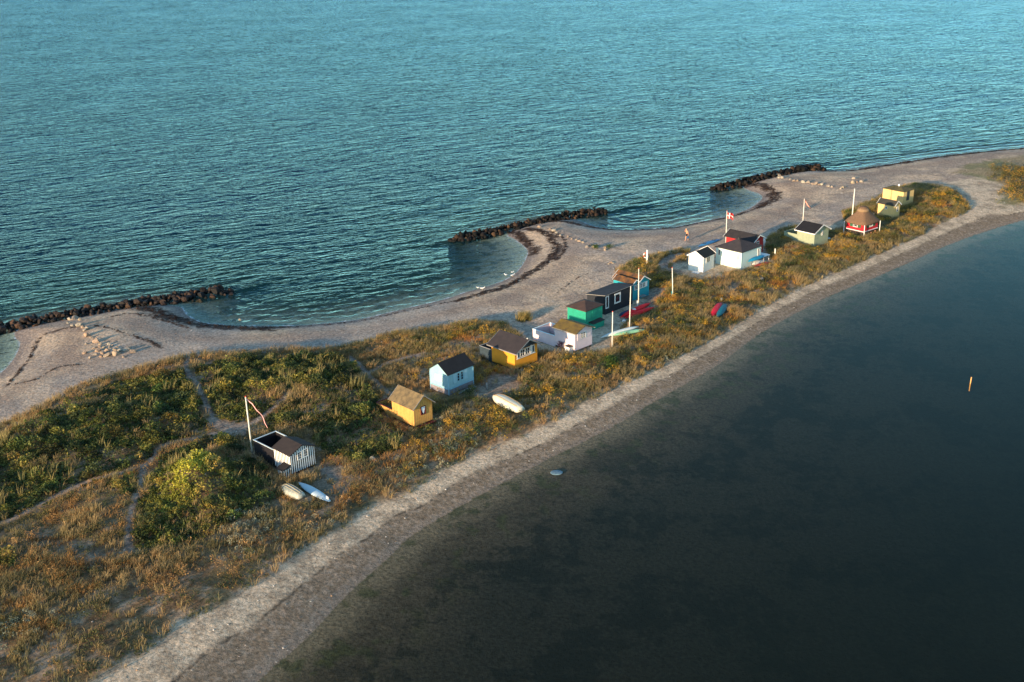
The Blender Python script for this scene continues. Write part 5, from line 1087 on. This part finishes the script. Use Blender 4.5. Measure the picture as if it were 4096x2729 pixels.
for i, k in enumerate(ks): me.skin_vertices[0].data[i].radius = J[k][3:]
me.skin_vertices[0].data[0].use_root = True; sk_.use_smooth_shade = True; su = bo.modifiers.new('sub', 'SUBSURF'); su.levels = 1; su.render_levels = 2
hair = [[(.115+.10*math.cos(q)*s, .088*math.sin(q)*s, z_) for q in [2*math.pi*i/14 for i in range(14)]] for z_, s in ((1.66, 1.0), (1.70, .98), (1.74, .8), (1.775, .4))]
MB().loft(hair).build('hair', mat('greying_hair', (.28, .2, .14), .8), man, smooth_=True)
shm = mat('black_shorts', (.012, .012, .014), .8); mb = MB()
mb.loft([[(.0+rx*math.cos(q), ry*math.sin(q), z_) for q in [2*math.pi*i/16 for i in range(16)]] for z_, rx, ry in ((1.02, .115, .155), (.95, .125, .175), (.86, .125, .185), (.80, .12, .18))])
for s, kx in ((1, .085), (-1, .01)): mb.tube([(.0, .095*s, .86), (kx, .10*s, .66)], [.105, .095], 12)
mb.build('shorts', shm, man, smooth_=True)
for s in (1, -1): ball(MB(), (.212, .03*s, 1.655), (.01, .012, .01), 8, 5).build('eye', dk, man)
bagm = weathered('blue_bag_cloth', (.02, .10, .22), contrast=.2); Pb = Vector(P_); rot = Matrix.Rotation(R_(188), 3, 'Z')
bg_ = thing('bag', 'dark blue bag carried in the hand of the walking man', 'bag', tuple(Pb+rot @ Vector((-.08, .25, .36))), R_(188))
MB().loft([[(rx*math.cos(q), ry*math.sin(q), z_) for q in [2*math.pi*i/14 for i in range(14)]] for z_, rx, ry in ((0, .13, .05), (.03, .17, .08), (.2, .16, .075), (.30, .12, .04))]).build('pouch', bagm, bg_, smooth_=True)
MB().tube([(-.10, 0, .28), (-.05, 0, .38), (0, 0, .41), (.05, 0, .38), (.10, 0, .28)], .012, 6).build('handle', bagm, bg_)

# ------------------------------------------------------------------ gulls at the water's edge
gw_ = mat('white_feathers', (.78, .76, .70), .8); gg = mat('grey_feathers', (.45, .47, .48), .8); gy = mat('yellow_beak', (.6, .35, .05), .5)
GL = [((1912.5, 1153), 200, 'leftmost of the five white gulls, at the water line'), ((1930, 1158), 10, 'second gull from the left, standing on the wet sand'), ((2023, 1102), 150, 'gull in the shallows farthest out from the beach'),
      ((2050, 1092), 30, 'gull in the shallows nearest the breakwater'), ((2051, 1106), 40, 'large white gull at the right, on the waterline')]
for i, (px, an, lb2) in enumerate(GL):
    P = at(*px); P[2] = max(P[2], -.03); s = 1.15 if i in (1, 4) else .85; g = thing('gull', lb2, 'gull', P, R_(an), 'gulls resting at the water line'); g.scale = (s, s, s)
    MB().loft([[(x, r1*math.cos(q), .17+zz2+r2*math.sin(q)) for q in [2*math.pi*k/12 for k in range(12)]] for x, r1, r2, zz2 in ((-.26, .015, .01, .03), (-.18, .06, .045, .01), (-.05, .10, .085, 0), (.08, .10, .09, .0), (.16, .06, .06, .04), (.20, .045, .05, .09), (.24, .045, .045, .12), (.28, .03, .03, .12), (.30, .01, .01, .11))]).build('body', gw_, g, smooth_=True)
    for s_ in (1, -1):
        MB().loft([[(x, s_*(.085+r1*math.cos(q)), .20+r2*math.sin(q)) for q in [2*math.pi*k/10 for k in range(10)]] for x, r1, r2 in ((-.30, .005, .005), (-.15, .02, .04), (0, .025, .055), (.09, .01, .03))]).build('wing', gg, g, smooth_=True)
        MB().tube([(0.0, s_*.03, .10), (0.01, s_*.03, -.02)], .008, 6).build('leg', gy, g)
    MB().tube([(.29, 0, .285), (.35, 0, .275)], [.014, .004], 8).build('beak', gy, g)

# ------------------------------------------------------------------ boulders
import bmesh
def rock_mesh(name, seed, m, sub=2, fac=.22):
    bm = bmesh.new(); bmesh.ops.create_icosphere(bm, subdivisions=sub, radius=1); r = random.Random(seed); pl = [(Vector((r.uniform(-1, 1), r.uniform(-1, 1), r.uniform(-1, 1))).normalized(), r.uniform(.5, .85)) for _ in range(11)]
    for v in bm.verts:
        for n_, d_ in pl:
            q = v.co.dot(n_)
            if q > d_: v.co -= n_*(q-d_)
        v.co *= 1+fac*.25*(math.sin(v.co.x*5+seed)+math.sin(v.co.y*6+seed*2)+math.sin(v.co.z*5.5))*.35
    me = bpy.data.meshes.new(name); bm.to_mesh(me); bm.free(); me.materials.append(m); return me
def rock_mat(name, ramp, rough=.7):
    m = mat(name, (.1, .1, .1), rough, spec=.25); b = m.node_tree.nodes['Principled BSDF']; oi = N(m, 'ShaderNodeObjectInfo'); rp = N(m, 'ShaderNodeValToRGB'); el = rp.color_ramp.elements
    el[0].position = 0; el[0].color = (*ramp[0], 1); el[1].position = 1; el[1].color = (*ramp[-1], 1)
    for k, c in enumerate(ramp[1:-1]): e = el.new((k+1)/(len(ramp)-1)); e.color = (*c, 1)
    rp.color_ramp.interpolation = 'LINEAR'; L(m, oi.outputs['Random'], rp.inputs[0])
    tc = N(m, 'ShaderNodeTexCoord'); nz = N(m, 'ShaderNodeTexNoise'); nz.inputs['Scale'].default_value = 3.2; nz.inputs['Detail'].default_value = 8; L(m, tc.outputs['Object'], nz.inputs['Vector'])
    mr = N(m, 'ShaderNodeMapRange'); mr.inputs[1].default_value = .3; mr.inputs[2].default_value = .7; mr.inputs[3].default_value = .55; mr.inputs[4].default_value = 1.3; L(m, nz.outputs[0], mr.inputs[0])
    mx = N(m, 'ShaderNodeMix', data_type='RGBA', blend_type='MULTIPLY'); mx.inputs[0].default_value = 1; L(m, rp.outputs[0], mx.inputs[6]); L(m, mr.outputs[0], mx.inputs[7]); L(m, mx.outputs[2], b.inputs['Base Color'])
    bp = N(m, 'ShaderNodeBump'); bp.inputs['Distance'].default_value = .08; L(m, nz.outputs[0], bp.inputs['Height']); L(m, bp.outputs[0], b.inputs['Normal']); return m
dark_rock = rock_mat('wet_dark_rock', [(.006, .006, .006), (.012, .010, .009), (.007, .007, .007), (.030, .018, .012), (.009, .008, .008), (.09, .048, .026), (.012, .010, .009)])
pale_rock = rock_mat('pale_granite', [(.34, .28, .19), (.29, .21, .15), (.37, .33, .25), (.24, .20, .16), (.33, .22, .14)])
DR = [rock_mesh('boulder', s, dark_rock) for s in range(8)]; PR = [rock_mesh('boulder', 20+s, pale_rock) for s in range(6)]
def place_rock(me, loc, sc, rot, label, group):
    o = bpy.data.objects.new('boulder', me); o.location = tuple(float(v) for v in loc); o.scale = tuple(float(v) for v in sc); o.rotation_euler = tuple(float(v) for v in rot); col.objects.link(o)
    return tag(o, label, 'boulder', group)
BW = [([(-260, 1384), (0, 1318), (170, 1287), (340, 1255), (510, 1225), (680, 1200), (850, 1172), (925, 1168)], 1.25, 'left breakwater', 'dark wet boulder in the stone breakwater at the left edge'),
      ([(1800, 962), (1900, 945), (2000, 925), (2100, 902), (2200, 882), (2300, 862), (2380, 850), (2430, 848)], 1.2, 'middle breakwater', 'dark boulder in the middle of the three stone breakwaters'),
      ([(2850, 757), (2902, 750), (2990, 728), (3104, 702), (3205, 681), (3260, 674), (3300, 682)], 1.35, 'far breakwater', 'dark boulder in the farthest of the three stone breakwaters')]
allr = []; r = np.random.default_rng(77)
for ci, (pl, hw, nm, lb2) in enumerate(BW):
    C0 = GP(pl, .1); seg = np.diff(C0, axis=0); ln = np.linalg.norm(seg, axis=1); cum = np.concatenate([[0], np.cumsum(ln)]); T_ = cum[-1]; s = 0
    while s < T_:
        k = min(np.searchsorted(cum, s, 'right')-1, len(ln)-1); p = C0[k]+seg[k]*(s-cum[k])/ln[k]; d = seg[k]/ln[k]; nrm = np.array([-d[1], d[0]])
        tp = min(1, .30+min(s if ci else 9, T_-s)/2.6)
        for o_ in np.linspace(-1, 1, 6):
            if ci == 0 and s < 1: continue
            of = o_*hw*tp+r.normal(0, .12); z = .62*(1-o_*o_*.8)*tp-.12+r.normal(0, .11)
            q = p+nrm*of+d*r.normal(0, .12); allr.append((q[0], q[1], z, .20+.36*r.random()**1.9, ci, lb2, nm))
        s += .54
allr.sort(key=lambda a: math.hypot(a[0], a[1]))
vis = [a for a in allr if -40 < proj(a[:3])[0] < 4140]; inv = vis[:300]; rest = vis[300:]
for a in inv:
    sc = a[3]*(.8+.45*r.random(3)); place_rock(DR[int(r.integers(8))], a[:3], sc*np.array([1.15, 1, .85]), r.random(3)*6.28, a[5], 'boulders of the '+a[6])
V = []; Q = []; base = 0; co = [np.array([v.co[:] for v in m_.vertices]) for m_ in DR]; fc = [np.array([p.vertices[:] for p in m_.polygons]) for m_ in DR]; C = []
for a in rest:
    k = int(r.integers(8)); sc = a[3]*(.8+.45*r.random(3)); th = r.random()*6.28; R3 = np.array([[math.cos(th), -math.sin(th), 0], [math.sin(th), math.cos(th), 0], [0, 0, 1]])
    v = (co[k]*sc)@R3.T+np.array(a[:3]); V.append(v); Q.append(fc[k]+base); base += len(v); C.append(np.tile(np.array([(.007, .007, .006), (.012, .010, .009), (.03, .019, .013), (.06, .035, .02)])[r.choice(4, p=[.4, .3, .2, .1])], (len(v), 1)))
if rest: tag(npmesh('breakwater_stones', np.vstack(V), np.vstack(Q), attr_mat('far_rock', .8, fine=(3, .4)), np.vstack(C)), 'dark piled stones of the farther breakwaters', 'breakwater stones', kind='stuff')
zA = lambda L_: [((x*.4248, 1100+y*.4248), s) for x, y, s in L_]; zB = lambda L_: [((1700+x*.4248, 750+y*.4248), s) for x, y, s in L_]; zC = lambda L_: [((2700+x*.2974, 600+y*.2974), s) for x, y, s in L_]
PS = [(zA([(660, 420, .45), (705, 412, .62), (755, 425, .38), (745, 480, .60), (785, 495, .42), (825, 505, .45), (800, 525, .35), (822, 575, .62), (862, 590, .35), (885, 612, .3), (908, 630, .62), (815, 655, .3), (945, 655, .30), (1030, 655, .3), (1060, 665, .22),
  (890, 690, .35), (935, 680, .25), (980, 685, .28), (1035, 685, .32), (1105, 685, .26), (925, 715, .42), (1010, 715, .40), (1085, 708, .38), (1135, 715, .42), (1190, 715, .48), (1255, 725, .45), (1210, 690, .28), (965, 742, .35), (905, 752, .33), (800, 740, .36), (955, 770, .3), (1010, 765, .48), (1100, 750, .62), (850, 785, .28), (1165, 775, .25), (680, 480, .3), (640, 455, .3)]), 'pale boulder in the line running from the left breakwater down the beach', 'pale boulders below the left breakwater'),
 (zB([(1180, 395, .4), (1215, 410, .45), (1240, 430, .35), (1275, 455, .35), (1345, 470, .3), (1380, 490, .25), (1425, 495, .3), (1450, 508, .32), (1485, 520, .35), (1525, 562, .45), (1560, 548, .45), (1590, 565, .42), (1615, 570, .28), (1695, 568, .32), (1698, 592, .33), (1750, 712, .28), (1730, 722, .2), (1775, 715, .18), (1080, 375, .4)]), 'pale boulder on the sand behind the middle breakwater', 'pale boulders behind the middle breakwater'),
 (zC([(1385, 350, .62), (1395, 375, .45), (990, 435, .55), (1440, 378, .5), (1550, 400, .35), (1600, 420, .4), (1645, 420, .38), (1728, 440, .5), (1795, 440, .62), (1850, 460, .4), (1895, 460, .5), (1935, 472, .35), (1975, 470, .42), (2060, 495, .4), (2110, 500, .35), (2255, 512, .45), (2230, 525, .3), (2280, 505, .3)]) + [((3414, 716), .45), ((3410, 733), .55), ((3446, 728), .5), ((3425, 730), .35)], 'pale boulder in the row between the farthest breakwater and the beach track', 'pale boulders behind the far breakwater')]
for L_, lb2, gr in PS:
    for px, s in L_:
        P = at(*px); P[2] += s*.22*.78; sc = s*.80*(.8+.4*r.random(3)); place_rock(PR[int(r.integers(6))], P, sc*np.array([1.1, 1, .8]), (r.random()*.5, r.random()*.5, r.random()*6.28), lb2, gr)
for px, s, lb2 in [((1489, 1838), .30, 'round white stone in the dry grass below the green thicket'), ((3047, 1122), .36, 'pale round boulder in weeds in front of the mint hut'), ((3534, 964), .28, 'grey boulder at the grass edge below the thatched hut'), ((3558, 960), .25, 'brown boulder at the grass edge below the thatched hut'), ((960, 1280), .22, 'lone brown stone in the shallows of the left bay'), ((3540, 778), .3, 'white stone in scrub left of the big yellow hut')]:
    P = at(*px); P[2] = max(P[2], -.05)+s*.3; place_rock(PR[int(r.integers(6))], P, np.array([s, s, s*.85]), (.2, .1, 1), lb2, None)

# ------------------------------------------------------------------ single plants that stand apart
P = at(2100, 1280); blades('marram_tuft', np.array([P[:2]])+np.random.default_rng(8).normal(0, .32, (26, 2)), np.full(26, P[2]), 26, .25, .95, .035, np.array([(.24, .19, .06), (.30, .22, .08), (.16, .15, .05)])[np.random.default_rng(9).choice(3, 26)], .5, 'lone golden tuft of marram standing on the open sand left of the green hut', 10, tip=(.42, .3, .1), kind=None, cat='grass tuft')
P = at(2442, 1462); k = 60; rr_ = np.random.default_rng(12); pp = np.array([P[:2]])+rr_.normal(0, 1, (k, 2))*np.array([.55, .6])
bushz = np.array([H(x, y) for x, y in pp]); tn = np.array([(.035, .07, .015), (.05, .09, .018), (.09, .12, .02)])[rr_.choice(3, k, p=[.5, .35, .15])]
leaves('green_bush', pp, bushz, 30, .26, .05, 1.25-.55*np.hypot(pp[:, 0]-P[0], pp[:, 1]-P[1]), .065, tn, 'dense dark green bush among golden weeds below the poles', 13, kind=None, cat='bush')
for px, s, lb2, sd3 in [((2380, 995), .5, 'small green plant by the pale stones behind the middle breakwater', 1), ((2435, 995), .45, 'green plant at the last pale boulder behind the middle breakwater', 2), ((3085, 1000), .8, 'dark bush right of the red hut', 3), ((3655, 745), .5, 'dark bush touching the back of the big yellow hut', 4), ((3393, 860), .9, 'dark green bush left of the thatched hut', 6)]:
    P = at(*px); k = int(22*s)+8; rr_ = np.random.default_rng(sd3+30); pp = P[:2]+rr_.normal(0, s*.5, (k, 2)); zz3 = np.array([H(x, y) for x, y in pp]); tn = np.array([(.035, .07, .02), (.06, .10, .025), (.12, .13, .03)])[rr_.choice(3, k)]
    leaves('green_bush', pp, zz3, 22, .25, .02, np.full(k, .35+s*.6), .06, tn, lb2, sd3, kind=None, cat='bush')

build_plants()
pebbles()
